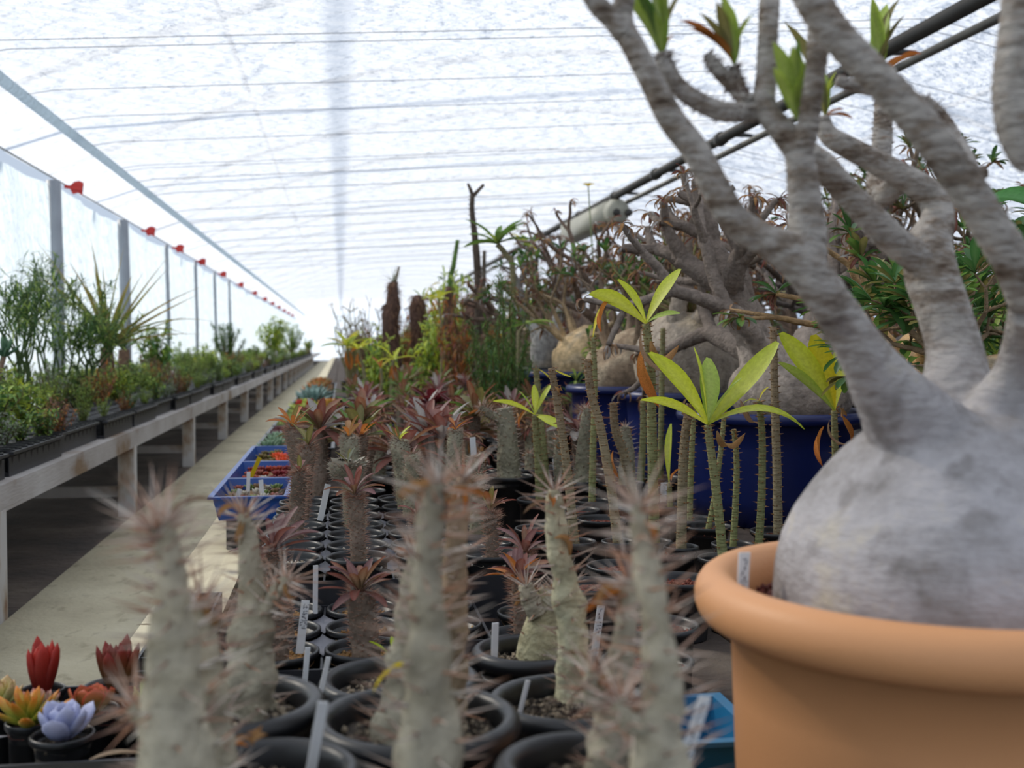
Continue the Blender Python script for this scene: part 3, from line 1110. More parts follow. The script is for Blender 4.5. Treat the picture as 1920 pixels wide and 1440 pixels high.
def caudex_mats():
    """grey skin low down, flaky ringed bark on the limbs (blend by height on the plant itself)"""
    for name, lo, hi in (('caudex_skin', 0.40, 0.52), ('branch_bark', -2.0, -1.0)):
        m, nt, p, out = nodes_of(name)
        n1 = noise_node(nt, 8, 9, stretch=(1, 1, 1.3))
        n1.inputs['Roughness'].default_value = 0.7
        r1 = ramp(nt, n1.outputs['Fac'], [(0.30, sr(112, 100, 88)), (0.43, sr(150, 145, 144)), (0.56, sr(176, 171, 172)), (0.70, sr(194, 184, 164))])
        nb = noise_node(nt, 22, 9, stretch=(1, 1, 2.6))
        nb.inputs['Roughness'].default_value = 0.72
        rb = ramp(nt, nb.outputs['Fac'], [(0.32, sr(84, 64, 50)), (0.43, sr(138, 124, 110)), (0.52, sr(172, 164, 156)), (0.62, sr(190, 182, 172)), (0.72, sr(150, 108, 74))])
        tc = nt.nodes.new('ShaderNodeTexCoord')
        sx = nt.nodes.new('ShaderNodeSeparateXYZ')
        nt.links.new(tc.outputs['Object'], sx.inputs['Vector'])
        mr = nt.nodes.new('ShaderNodeMapRange')
        mr.inputs['From Min'].default_value = lo
        mr.inputs['From Max'].default_value = hi
        nt.links.new(sx.outputs['Z'], mr.inputs['Value'])
        mk_ = nt.nodes.new('ShaderNodeMixRGB')
        nt.links.new(mr.outputs['Result'], mk_.inputs['Fac'])
        nt.links.new(r1.outputs['Color'], mk_.inputs[1])
        nt.links.new(rb.outputs['Color'], mk_.inputs[2])
        n2 = noise_node(nt, 34, 8, stretch=(1, 1, 0.8))
        r2 = ramp(nt, n2.outputs['Fac'], [(0.32, (0.42, 0.40, 0.37)), (0.45, (1, 1, 1))])
        mx = nt.nodes.new('ShaderNodeMixRGB')
        mx.blend_type = 'MULTIPLY'
        mx.inputs['Fac'].default_value = 0.6
        nt.links.new(mk_.outputs['Color'], mx.inputs[1])
        nt.links.new(r2.outputs['Color'], mx.inputs[2])
        nt.links.new(mx.outputs['Color'], p.inputs['Base Color'])
        p.inputs['Roughness'].default_value = 0.72
        p.inputs['Specular IOR Level'].default_value = 0.25
        n3 = noise_node(nt, 60, 8, stretch=(1, 1, 2.8))
        b_ = bump(nt, n3.outputs['Fac'], p, 0.6, 0.011)
        ms = nt.nodes.new('ShaderNodeMapRange')
        ms.inputs['To Min'].default_value = 0.3
        ms.inputs['To Max'].default_value = 1.0
        nt.links.new(mr.outputs['Result'], ms.inputs['Value'])
        nt.links.new(ms.outputs['Result'], b_.inputs['Strength'])
        MATS[name] = m


caudex_mats()
BIG, BIGORG = big_caudex()
plant_tag(1396, 1036, 0.885, 0.0105, 0.055, 0.02, 0.05, 1, 'tall white handwritten tag in the clay-coloured tub', 0.2, 3)


# ------------------------------------------------------------------ foreground spiny stems in round black pots
PALE = (sr(180, 172, 152), sr(164, 154, 134))
SPN = [sr(178, 150, 132), sr(204, 186, 170), sr(150, 116, 102), sr(216, 206, 194), sr(190, 138, 106)]
RIMZ, SOILZ = 0.407, 0.388


def black_pot(px, py, R, name='spiny_stem_plant', label='', rim=RIMZ):
    p = gp(px, py, rim)
    t = thing(name, label, 'potted plant', (p.x, p.y, TZ + 0.001))
    hs = add_pot(t, R, rim - TZ, grit=430, gsize=0.0034, lip=0.0085, drop=RIMZ - SOILZ, soil='dark', roll=True, taper=0.78)
    return t, V(t.location)


def stem_on(t, org, pts, depth, rr, body=PALE, L=0.033, rows=350, nd=2, dry=3, z_end=None, sr_=0.0011, tuber=0.24):
    P = []
    for x, y, wpx in pts:
        p = at(x, y, depth) - org
        P.append((p.x, p.y, p.z, wpx * depth / FPX / 2))
    if z_end is not None and P[0][2] > z_end:
        k = (P[0][2] - z_end)
        P.insert(0, (P[0][0], P[0][1], z_end, P[0][3] * 1.12))
    sm, sp = spiny_meshes(P, rr, body, SPN, L, sr_, rows, nd, tuber, 0.06, 16, 48, 12)
    s = part('stem', sm, t)
    part('spines', sp, s, kind='stuff')
    tip = V(P[-1][:3])
    for k in range(dry):
        put_leaf(t, DRY[k % 3], tip + V((0, 0, -0.004 * k)), rr.uniform(0, 6.28), rr.uniform(-0.5, 1.1), rr.uniform(0.018, 0.036), rr.uniform(-1, 1), 'dry_leaf', 0.8)
    return s


def foreground():
    rr = random.Random(21)
    zs = SOILZ - TZ
    # A
    t, o = black_pot(432, 1313, 0.078, label='tapering spiny stem with a dead tan leaf on its tip in a round black pot')
    stem_on(t, o, [(468, 1318, 92), (469, 1270, 91), (470, 1215, 86), (473, 1150, 64), (472, 1090, 46), (466, 1030, 38), (460, 985, 32), (456, 962, 20)], o.y + 0.02, rr, z_end=zs - 0.01)
    stem_on(t, o, [(488, 1150, 30), (515, 1112, 28), (540, 1085, 20)], o.y + 0.015, rr, dry=2, rows=700)
    p = at(457, 962, o.y + 0.02) - o
    put_leaf(t, DRY[1], p, 2.6, 1.1, 0.03, 0.3, 'dry_leaf', 0.8)
    # B  widest pot, holding the leaning stem; the yellow leaf belongs to it
    t, o = black_pot(782, 1342, 0.089, label='leaning spiny stem with one curved yellow leaf in the widest black pot')
    stem_on(t, o, [(735, 1392, 84), (748, 1320, 76), (760, 1240, 66), (768, 1160, 54), (775, 1090, 44), (780, 1040, 30)], gp(735, 1388, SOILZ).y, rr, z_end=zs - 0.01)
    yl = leaf_mesh('big_yellow', 0.26, 1.5, 0.2, 'lance', sr(226, 200, 30), sr(214, 190, 26), sr(224, 206, 50), 9)
    p = at(800, 1248, 0.80) - o
    put_leaf(t, yl, p, PI - 0.2, 0.35, 0.047, 0.5, 'yellow_leaf')
    put_leaf(t, yl, at(822, 1245, 0.80) - o, 0.3, -0.9, 0.026, 1.2, 'yellow_leaf')
    stem_on(t, o, [(846, 1330, 58), (848, 1220, 52), (850, 1110, 48), (856, 1010, 42), (862, 940, 36), (868, 895, 20)], gp(846, 1335, SOILZ).y - 0.03, rr, (sr(156, 140, 112), sr(164, 136, 110)), dry=6, z_end=zs - 0.01)
    # C behind B
    t, o = black_pot(750, 1270, 0.088, label='round black pot behind the widest one with a small yellow-green sprout', rim=0.34)
    zc_ = 0.34 - 0.019 - TZ
    stem_on(t, o, [(737, 1290, 16), (738, 1262, 15), (736, 1236, 12)], gp(737, 1285, 0.32).y, rr, dry=0, z_end=zc_ - 0.01, L=0.006, tuber=0.05)
    for az, el, L_, rl in ((2.5, 0.8, 0.034, 0.5), (1.2, 1.2, 0.026, 0.9), (0.4, 1.0, 0.022, 0.4)):
        put_leaf(t, leaf_mesh('big_yg', 0.32, 0.5, 0.2, 'spat', sr(196, 206, 44), sr(170, 196, 44)), at(736, 1236, gp(737, 1285, 0.32).y) - o, az, el, L_, rl, 'leaf')
    # D stout
    t, o = black_pot(990, 1216, 0.068, label='short stout pale caudex with two spiny arms in a black pot', rim=0.34)
    y = gp(1005, 1238, 0.321).y
    stem_on(t, o, [(1006, 1244, 88), (1010, 1205, 80), (1018, 1160, 62), (1026, 1125, 52), (1034, 1105, 40)], y, rr, z_end=zc_ - 0.008, L=0.014, rows=160, tuber=0.04, body=(sr(190, 184, 150), sr(160, 152, 122)))
    stem_on(t, o, [(1010, 1150, 40), (992, 1120, 36), (985, 1096, 26)], y - 0.01, rr, dry=5, rows=500)
    stem_on(t, o, [(1030, 1135, 40), (1048, 1112, 36), (1056, 1090, 24)], y - 0.01, rr, dry=3, rows=500)
    # E
    t, o = black_pot(1066, 1308, 0.077, label='thick pale-footed spiny stem with a curled dead leaf in a black pot', rim=0.37)
    ze = 0.37 - 0.019 - TZ
    y = gp(1078, 1314, 0.351).y
    stem_on(t, o, [(1078, 1318, 76), (1078, 1270, 74), (1074, 1210, 66), (1070, 1150, 60), (1062, 1100, 52), (1052, 1050, 46), (1044, 990, 44), (1040, 950, 38), (1038, 918, 20)], y, rr, (sr(188, 186, 156), sr(168, 158, 132)), z_end=ze - 0.01, dry=4)
    put_leaf(t, DRY[1], at(1040, 1010, y - 0.02) - o, 0.4, 0.3, 0.05, 0.2, 'dry_leaf', 0.7)
    # F
    t, o = black_pot(1098, 1430, 0.060, label='double spiny stem with rusty dead leaves in a black pot beside the clay-coloured tub', rim=0.43)
    zf = 0.43 - 0.019 - TZ
    y = o.y + 0.01
    stem_on(t, o, [(1138, 1434, 84), (1142, 1380, 80), (1150, 1320, 70), (1160, 1250, 56), (1172, 1180, 44), (1180, 1120, 34), (1178, 1085, 20)], y, rr, z_end=zf - 0.01)
    stem_on(t, o, [(1120, 1330, 36), (1108, 1290, 34), (1112, 1255, 22)], y - 0.01, rr, dry=4, rows=500)
    # G
    t, o = black_pot(494, 1448, 0.074, label='short thorny stump with a crumpled orange-brown leaf in a black pot')
    stem_on(t, o, [(404, 1440, 84), (398, 1370, 76), (390, 1290, 62), (384, 1220, 50), (380, 1160, 38), (378, 1126, 22)], o.y - 0.05, rr, z_end=zs - 0.01, dry=2)
    put_leaf(t, DRY[1], at(470, 1395, o.y - 0.02) - o, 0.5, 1.0, 0.03, 0.6, 'dry_leaf', 1.2)
    put_leaf(t, DRY[2], at(465, 1400, o.y - 0.02) - o, 2.7, 0.2, 0.03, 0.1, 'dry_leaf', 1.0)
    put_leaf(t, DRY[1], at(475, 1400, o.y - 0.02) - o, 1.9, 1.3, 0.02, 1.1, 'dry_leaf', 1.0)
    # nearest three, pots below the frame
    for pxs, dep, lab, dry in (
            ([(338, 1560, 170), (340, 1440, 152), (332, 1340, 122), (327, 1240, 96), (325, 1165, 84), (322, 1105, 58), (319, 1050, 42), (314, 1005, 32), (311, 975, 18)], 0.66,
             'blurred pale spiny stem with orange spines rising before the path', 2),
            ([(806, 1560, 150), (806, 1440, 128), (808, 1360, 114), (805, 1270, 92), (800, 1180, 72), (800, 1100, 64), (806, 1020, 56), (812, 960, 48), (820, 905, 24)], 0.64,
             'blurred knobbly spiny stem standing before the widest black pot', 6),
            ([(1240, 1560, 150), (1240, 1440, 126), (1232, 1360, 100), (1238, 1280, 80), (1236, 1200, 68), (1222, 1120, 58), (1210, 1050, 50), (1200, 985, 38), (1196, 945, 20)], 0.59,
             'blurred tall spiny stem rising beside the clay-coloured tub', 4)):
        b = at(pxs[1][0], 1440, dep)
        t = thing('spiny_stem_plant', lab, 'potted plant', (b.x, b.y - 0.01, TZ + 0.001))
        o = V(t.location)
        add_pot(t, 0.066, RIMZ - TZ - 0.02, grit=200, gsize=0.0034, lip=0.008, soil='dark', roll=True, taper=0.78)
        stem_on(t, o, pxs, dep, rr, z_end=zs - 0.03, dry=dry, L=0.036, rows=300)
        if pxs[0][0] < 400:
            stem_on(t, o, [(300, 1040, 22), (288, 1005, 20), (286, 985, 12)], dep, rr, dry=0, rows=800)
            stem_on(t, o, [(300, 1370, 44), (262, 1340, 36), (250, 1318, 26)], dep, rr, dry=1, rows=700)
        elif pxs[0][0] > 1000:
            stem_on(t, o, [(1200, 1370, 46), (1170, 1340, 40), (1160, 1310, 28)], dep - 0.01, rr, dry=3, rows=700)


foreground()
for (x, y, d, wd, L, ln, mk, lab) in (
        (606, 1316, 0.80, 0.0075, 0.07, 0.16, 0, 'narrow white tag leaning at the rim of the widest black pot'),
        (616, 1232, 1.16, 0.005, 0.05, 0.2, 0, 'thin white tag slanting in the pot behind the widest one'),
        (990, 1276, 1.0, 0.004, 0.045, 0.22, 0, 'thin white tag leaning beside the thick pale-footed stem'),
        (1014, 1412, 0.74, 0.007, 0.04, 0.1, 0, 'white tag tip rising from the lowest black pot'),
        (1322, 1306, 0.68, 0.0085, 0.062, 0.28, 1, 'slanting white handwritten tag against the clay-coloured tub'),
        (573, 1126, 1.40, 0.010, 0.048, 0.1, 2, 'printed white tag standing in the tray of small pots'),
        (592, 1060, 1.58, 0.007, 0.05, 0.0, 0, 'narrow white tag behind the printed one in the small pots'),
        (577, 1214, 1.30, 0.006, 0.04, 0.07, 0, 'thin white tag in the nearest small pot of the tray'),
        (1127, 1136, 1.36, 0.010, 0.045, 0.1, 1, 'short white handwritten tag among the pots of red soil'),
        (929, 1168, 1.29, 0.008, 0.03, 0.0, 0, 'blank white tag beside the short stout caudex'),
        (886, 820, 2.6, 0.014, 0.055, -0.1, 0, 'blank white tag standing among the red-leaved rosettes'),
        (615, 908, 2.1, 0.011, 0.05, 0.2, 0, 'white tag leaning by the spiny column with orange leaf'),
        (1040, 860, 2.78, 0.014, 0.06, -0.15, 1, 'white marked tag by the thin thorny stems'),
        (1245, 905, 2.75, 0.018, 0.03, 0.0, 1, 'white tag lying low among the thorny stems')):
    plant_tag(x, y, d, wd, L, ln, 0.1, mk, lab, 0.2, int(x))

# ------------------------------------------------------------------ small tray plants (short spiny trunks with leaf rosettes)
BROWNB = (sr(128, 112, 100), sr(112, 98, 86))
GREYB = (sr(150, 146, 124), sr(140, 134, 116))
SPB = [sr(168, 128, 104), sr(150, 96, 72), sr(196, 168, 144), sr(180, 140, 124)]
SPG = [sr(196, 184, 168), sr(176, 152, 132), sr(160, 120, 98)]


def stub(key, Hh, r0, r1, body, spc, L=0.012, rows=1500, lean=0.15, crest=False, n=12):
    def f():
        rr = random.Random(key)
        dx, dy = rr.uniform(-lean, lean), rr.uniform(-lean, lean)
        P = [(0, 0, -0.01, r0), (dx * Hh * 0.2, dy * Hh * 0.2, Hh * 0.3, r0 * 0.97), (dx * Hh * 0.55, dy * Hh * 0.5, Hh * 0.65, (r0 + r1) / 2), (dx * Hh, dy * Hh, Hh * 0.95, r1), (dx * Hh, dy * Hh, Hh, r1 * 0.6)]
        if crest:
            P[2] = (dx * Hh * 0.5, dy * Hh * 0.5, Hh * 0.78, r0 * 0.95)
            P[3] = (dx * Hh, dy * Hh, Hh * 0.94, r1 * 1.45)
            P[4] = (dx * Hh, dy * Hh, Hh, r1 * 1.1)
        a, b = spiny_meshes(P, rr, body, spc, L, 0.0006, rows, 3, 0.1, 0.12, n, 20, 14)
        return a, b, V((dx * Hh, dy * Hh, Hh))
    return cached(('stub', key), f)


def rosette_objs(t, top, rr, n, L, pal, el0=1.35, el1=0.25, name='leaf', wsc=1.0):
    for k in range(n):
        q = (k + 0.5) / n
        put_leaf(t, STRAPS[rr.choice(pal)][rr.randrange(3)], top, k * GA + rr.uniform(-0.25, 0.25), el0 + (el1 - el0) * q + rr.uniform(-0.12, 0.12), L * rr.uniform(0.75, 1.1), rr.uniform(-0.3, 0.3), name, wsc)


def tray_pot(x, y, ztop, R=0.0515, soil='tan', Hh=None, label='', name='potted_seedling', group=None, cat='potted plant', grit=110, rz=0.0):
    Hh = Hh or (ztop - TZ - 0.004)
    t = thing(name, label, cat, (x, y, ztop - Hh), rz, group)
    hs = add_pot(t, R, Hh, soil=soil, grit=grit, gsize=0.0032, drop=0.016, lip=0.0045)
    return t, hs


PX = [-0.08 + 0.105 * k for k in range(4)]
rr = random.Random(8)
rows_a = [1.40, 1.51, 1.62]
rows_b = [1.745 + 0.105 * k for k in range(7)]
grid_tray(PX[0], rows_a[0] - 0.0, 3, 3, 0.1085, 0.312, 'black carrying tray holding pots of tan grit')
grid_tray(PX[0], rows_b[0], 4, 7, 0.105, 0.345, 'black carrying tray holding tall pots of white gravel')

# (column,row) -> plant: kind, height, r0, r1, leaves, palette, leaf length
PLAN_A = {
    (1, 0): ('brown', 0.083, 0.0185, 0.017, 20, ['redleaf', 'redgreen', 'purple'], 0.058, 'stubby brown spiny trunk with a spread of red and grey leaves, printed tag beside it'),
    (0, 1): ('brown', 0.118, 0.017, 0.014, 16, ['purple', 'redleaf'], 0.065, 'dark spiny trunk with upright purple-red leaves by the edge of the tray'),
    (0, 0): ('brown', 0.095, 0.016, 0.013, 0, [], 0, 'bare brown spiny trunk in the nearest tan-grit pot'),
    (2, 2): ('grey', 0.10, 0.013, 0.011, 4, ['redleaf'], 0.04, 'grey spiny stem with few red leaves in a tan-grit pot'),
}
for px_, py_, h_, nl_, pal_, lab_ in ((980, 1192, 0.085, 16, ['redleaf', 'orange', 'redgreen', 'purple'], 'small stem with upright red and dark green leaves beside the stout caudex'),
                                      (992, 1150, 0.10, 13, ['purple', 'redgreen', 'redleaf'], 'slender brown stem with narrow dark leaves behind the stout caudex'),
                                      ):
    p_ = gp(px_, py_, 0.318)
    t, hs = tray_pot(p_.x, p_.y, 0.322, label=lab_, rz=rr.uniform(0, 6), R=0.046)
    a, b, top = stub(150 + px_, h_, 0.0115, 0.0095, BROWNB, SPB, 0.015)
    part('spines', b, part('stem', a, t, (0, 0, hs)), kind='stuff')
    rosette_objs(t, top + V((0, 0, hs)), rr, nl_, 0.058, pal_, 1.4, 0.4)
for j, y in enumerate(rows_a):
    for i, x in enumerate(PX[:3]):
        if (i, j) == (2, 0):
            continue
        x = PX[0] + i * 0.1085
        y_ = rows_a[0] + j * 0.1085
        pl = PLAN_A.get((i, j))
        if pl:
            kind, Hh, r0, r1, nl, pal, L, lab = pl
            t, hs = tray_pot(x, y_, 0.322, label=lab, group='pots of tan grit', rz=rr.uniform(0, 6))
            a, b, top = stub(100 + i * 10 + j, Hh, r0, r1, BROWNB if kind == 'brown' else GREYB, SPB if kind == 'brown' else SPG, 0.015)
            s = part('stem', a, t, (0, 0, hs))
            part('spines', b, s, kind='stuff')
            if nl:
                rosette_objs(t, top + V((0, 0, hs)), rr, nl, L, pal, 1.4, 0.1)
        else:
            tray_pot(x, y_, 0.322, label='black pot of tan grit with nothing growing in it', group='pots of tan grit', name='grit_pot', cat='pot')
PLAN_B = {
    (1, 0): ('brown', 0.11, 0.013, 0.012, 14, ['redleaf', 'redgreen', 'purple'], 0.05, 'upright spiny trunk with long purple and red leaves in white gravel'),
    (1, 3): ('crest', 0.125, 0.021, 0.024, 4, ['grey', 'olive'], 0.035, 'thick grey spiny column with a flared white crest on top'),
    (0, 2): ('brown', 0.125, 0.014, 0.013, 6, ['redleaf', 'olive'], 0.04, 'brown spiny trunk beside the crested column'),
    (0, 4): ('brown', 0.15, 0.016, 0.015, 8, ['orange', 'olive', 'redleaf'], 0.055, 'tall spiny trunk with orange and green leaves beside the blue trays'),
    (0, 6): ('brown', 0.17, 0.018, 0.017, 9, ['orange', 'orange', 'olive'], 0.06, 'stout spiny trunk with bright orange leaves at its crown'),
    (1, 5): ('grey', 0.155, 0.02, 0.019, 7, ['orange', 'tan'], 0.05, 'fat spiny column with curling orange leaves'),
    (2, 5): ('grey', 0.15, 0.019, 0.018, 5, ['olive', 'ygreen'], 0.04, 'pale spiny column with narrow yellow-green leaves'),
    (2, 4): ('grey', 0.13, 0.015, 0.014, 2, ['redleaf'], 0.035, 'grey spiny column with a bristling silver top'),
    (3, 2): ('grey', 0.115, 0.014, 0.013, 3, ['redleaf'], 0.04, 'pale ribbed column with white thorns and reddish top'),
    (3, 3): ('grey', 0.135, 0.016, 0.015, 0, [], 0, 'bare pale ribbed column with white thorns'),
    (3, 0): ('brown', 0.08, 0.011, 0.010, 11, ['redgreen', 'redleaf', 'olive'], 0.05, 'low stem with upright dark green and scarlet leaves in white gravel'),
    (2, 1): ('brown', 0.06, 0.010, 0.009, 5, ['redleaf', 'redleaf'], 0.04, 'short stem with a few crimson leaves in white gravel'),
    (3, 6): ('grey', 0.16, 0.017, 0.016, 6, ['redleaf', 'orange'], 0.045, 'grey spiny column with short rusty leaves at the back of the tray'),
    (2, 6): ('grey', 0.14, 0.016, 0.015, 6, ['olive', 'orange'], 0.045, 'spiny column with mixed orange and olive leaves at the back of the tray'),
    (1, 6): ('brown', 0.15, 0.017, 0.016, 8, ['orange', 'redleaf'], 0.05, 'brown spiny trunk with rusty leaves at the back of the tray'),
}
for j, y in enumerate(rows_b):
    for i, x in enumerate(PX):
        pl = PLAN_B.get((i, j))
        if pl:
            kind, Hh, r0, r1, nl, pal, L, lab = pl
            t, hs = tray_pot(x, y, 0.372, label=lab, soil='white', group='pots of white gravel', rz=rr.uniform(0, 6), R=0.0505)
            a, b, top = stub(200 + i * 10 + j, Hh, r0, r1, BROWNB if kind == 'brown' else GREYB, SPB if kind == 'brown' else SPG, 0.016 if kind != 'grey' else 0.011, crest=kind == 'crest')
            s = part('stem', a, t, (0, 0, hs))
            part('spines', b, s, kind='stuff')
            if nl:
                rosette_objs(t, top + V((0, 0, hs)), rr, nl, L, pal, 1.4, 0.5)
        else:
            tray_pot(x, y, 0.372, label='tall black pot topped with white gravel, nothing growing in it', soil='white', group='pots of white gravel', name='gravel_pot', cat='pot', R=0.0505)

# ------------------------------------------------------------------ thin thorny stems with yellow-green leaves
THB = (sr(134, 138, 92), sr(128, 122, 86))
THBR = (sr(142, 132, 104), sr(124, 104, 82))


TH_BASES = [gp(x_, y_, 0.312) for x_, y_ in ((1357, 1062), (1228, 1030), (1012, 948), (1027, 930), (1079, 1030), (1110, 950), (1160, 1030), (1196, 965), (1199, 925), (1238, 905), (1277, 1040), (1292, 985), (1374, 1035), (1326, 1000), (1421, 1050), (1459, 1010), (1570, 1000), (1257, 960))]


def thorny(lab, pts, leaves=(), dry=(), brown=False, wpx=20, zsoil=0.312, nopot=False):
    b = gp(pts[0][0], pts[0][1], zsoil)
    t = thing('thorny_stem_plant', lab, 'potted plant', (b.x, b.y, TZ + 0.001))
    o = V(t.location)
    dm = min((V((b.x, b.y)) - V((q.x, q.y))).length for q in TH_BASES if (q - b).length > 1e-4)
    hs = add_pot(t, max(0.03, min(0.056, dm * 0.49)), 0.098, soil='red', grit=160, gsize=0.003, drop=0.016, lip=0.005)
    rr = random.Random(int(pts[0][0]))
    P = []
    n = len(pts)
    for k, (x, y) in enumerate(pts):
        p = at(x, y, b.y) - o
        P.append((p.x, p.y, p.z, wpx * b.y / FPX / 2 * (1 - 0.28 * k / (n - 1))))
    P[0] = (P[0][0], P[0][1], min(P[0][2], hs - 0.004), P[0][3])
    body = THBR if brown else THB
    S = spline(P, 8)
    m = MB()
    PP = [V(s[:3]) for s in S]
    m.tube(PP, [s[3] for s in S], 10, lambda q: mixc(body[0], body[1], q), (True, True), 0.08, 90)
    sp = MB()
    L = sum((PP[i + 1] - PP[i]).length for i in range(len(PP) - 1))
    cnt = int(L * 190)
    for k in range(cnt):
        q = (k + 0.5) / cnt * (len(PP) - 1)
        i = min(len(PP) - 2, int(q))
        p = PP[i].lerp(PP[i + 1], q - i)
        d = (PP[i + 1] - PP[i]).normalized()
        u, w_ = perp(d)
        a = k * GA
        od = u * math.cos(a) + w_ * math.sin(a)
        r = S[i][3]
        for sg in (-1, 1):
            sd = (od + od.cross(d) * 0.45 * sg).normalized()
            sp.spike(p + sd * r * 0.9, sd + d * 0.15, 0.0078 * rr.uniform(0.6, 1.2), 0.0019, sr(148, 110, 68), sr(110, 70, 44))
    s = part('stem', m.mesh('stem', 'ringed_bark'), t)
    part('thorns', sp.mesh('thorns', 'spine', False), s, kind='stuff')
    tip = PP[-1]
    # dried remains at the tip
    for k in range(3):
        put_leaf(t, DRY[k % 3], tip, rr.uniform(0, 6), rr.uniform(-1.2, 1.2), 0.016 * rr.uniform(0.6, 1.3), rr.uniform(-1, 1), 'dry_leaf', 0.5)
    for (tx, ty, dy, kind, wsc, curl) in leaves:
        q = at(tx, ty, b.y + dy) - o
        d = q - tip
        Ln = d.length * (1.12 + 0.06 * curl)
        c_, c2_, cm_ = LEAFC[kind]
        lm = cached(('tl', kind, curl), lambda: one('leaf', 'leaf', lambda bb: bb.leaf(V((0, 0, 0)), V((1, 0, 0)), V((0, 0, 1)), 1.0, 0.29, curl, 0.12, 'obov', c_, c2_, cm_, 10)))
        put_leaf(t, lm, tip, math.atan2(d.y, d.x), math.asin(max(-1, min(1, d.z / d.length))) + curl * 0.48, Ln, rr.uniform(-0.25, 0.25) + (1.2 if wsc > 1.2 else 0.55), 'leaf', wsc)
    for (tx, ty, sx, sy, kind) in dry:
        st = at(sx, sy, b.y - 0.015) - o
        q = at(tx, ty, b.y - 0.025) - o
        d = q - st
        lm = DRY[{'brown': 0, 'tan': 1, 'orange': 2}[kind]]
        put_leaf(t, lm, st, math.atan2(d.y, d.x), math.asin(max(-1, min(1, d.z / d.length))) + 0.3, d.length * 1.1, 1.0, 'dry_leaf', 1.1)
    return t


thorny('leafy thorny stem spreading broad bright yellow-green leaves before the big navy tub', [(1357, 1062), (1350, 985), (1341, 905), (1331, 830), (1327, 797)],
       [(1222, 676, -0.02, 'ygreen', 0.8, 0.5), (1312, 668, 0.03, 'ygreen', 1.5, 0.2), (1440, 655, 0.0, 'ygreen', 0.75, -0.2), (1372, 722, -0.06, 'bgreen', 1.2, 0.4), (1203, 755, -0.03, 'ygreen', 0.6, 0.6), (1506, 800, -0.03, 'ygreen', 0.55, 1.3), (1332, 685, 0.05, 'bgreen', 1.1, 0.1)],
       [(1352, 880, 1345, 808, 'tan')])
thorny('tallest leafy thorny stem with four arching yellow-green leaves and hanging dry ones', [(1228, 1030), (1225, 930), (1222, 800), (1220, 690), (1211, 607)],
       [(1092, 565, -0.02, 'ygreen', 0.75, 0.9), (1165, 535, 0.02, 'ygreen', 1.0, 0.6), (1272, 516, 0.0, 'ygreen', 0.85, 0.35), (1262, 592, -0.04, 'bgreen', 0.9, 0.9)],
       [(1195, 730, 1203, 625, 'brown'), (1203, 760, 1206, 650, 'orange'), (1228, 720, 1220, 640, 'tan'), (1115, 620, 1145, 560, 'orange')], wpx=22)
thorny('small leafy thorny stem with narrow yellow leaves and an orange hanging leaf', [(1012, 948), (1010, 880), (1006, 825), (1003, 778)],
       [(930, 756, 0, 'ygreen', 0.6, 0.6), (978, 738, 0.02, 'bgreen', 0.8, 0.3), (1004, 728, 0.02, 'ygreen', 0.9, 0.2), (1032, 726, 0.0, 'ygreen', 0.7, 0.2), (1042, 800, -0.05, 'ygreen', 1.2, 0.5)],
       [(968, 800, 985, 770, 'orange')], wpx=17)
thorny('thin green thorny stem tipped with a withering yellow leaf', [(1027, 930), (1020, 850), (1012, 770), (1005, 690)], [(1036, 718, 0, 'yellow', 0.7, 0.6)], wpx=15)
thorny('brown leaning thorny stem between the yellow-leaved ones', [(1079, 1030), (1066, 900), (1052, 800), (1034, 690)], [(1068, 705, 0, 'yellow', 0.5, -0.5)], [(1062, 745, 1040, 725, 'tan')], brown=True, wpx=19)
thorny('straight green thorny stem with a yellow-orange leaf on top', [(1110, 950), (1112, 840), (1115, 727), (1112, 632)], [(1135, 572, 0, 'yellow', 0.6, 0.5)], [(1118, 620, 1132, 575, 'orange')], wpx=14)
thorny('long curving grey-brown thorny stem with a dead tip', [(1160, 1030), (1147, 923), (1127, 807), (1108, 735), (1101, 673)], brown=True, wpx=20)
thorny('bent brown thorny stem carrying one orange dead leaf', [(1196, 965), (1172, 860), (1154, 807), (1150, 755)], (), [(1146, 895, 1150, 845, 'orange')], brown=True, wpx=20)
thorny('slender grey-green thorny stem behind the tallest leafy one', [(1199, 925), (1206, 820), (1205, 752)], wpx=15)
thorny('upright green thorny stem bristling to its tip', [(1238, 905), (1240, 780), (1243, 616)], wpx=13)
thorny('stout brown thorny stem with a curled dead leaf', [(1277, 1040), (1280, 900), (1284, 820), (1294, 757)], (), [(1262, 800, 1290, 745, 'brown'), (1252, 900, 1275, 880, 'orange')], brown=True, wpx=21)
thorny('thin olive thorny stem close against the navy tub', [(1292, 985), (1297, 850), (1302, 755)], wpx=13)
thorny('short-topped grey thorny stem before the navy tub', [(1374, 1035), (1380, 930), (1381, 860), (1376, 805)], (), [(1398, 815, 1388, 750, 'brown')], wpx=14)
thorny('pale thorny stem leaning behind the broad-leaved one', [(1326, 1000), (1340, 930), (1352, 840), (1360, 758)], wpx=12)
thorny('grey-green thorny stem with a yellow curved leaf at its tip', [(1421, 1050), (1428, 930), (1429, 820), (1423, 752)], [(1442, 728, 0, 'yellow', 0.5, 0.9), (1392, 755, -0.01, 'ygreen', 0.5, 0.9)], wpx=17)
thorny('tall thick bare thorny stem standing in line with the caudex shoulder', [(1459, 1010), (1457, 880), (1453, 760), (1450, 612)], brown=True, wpx=19)
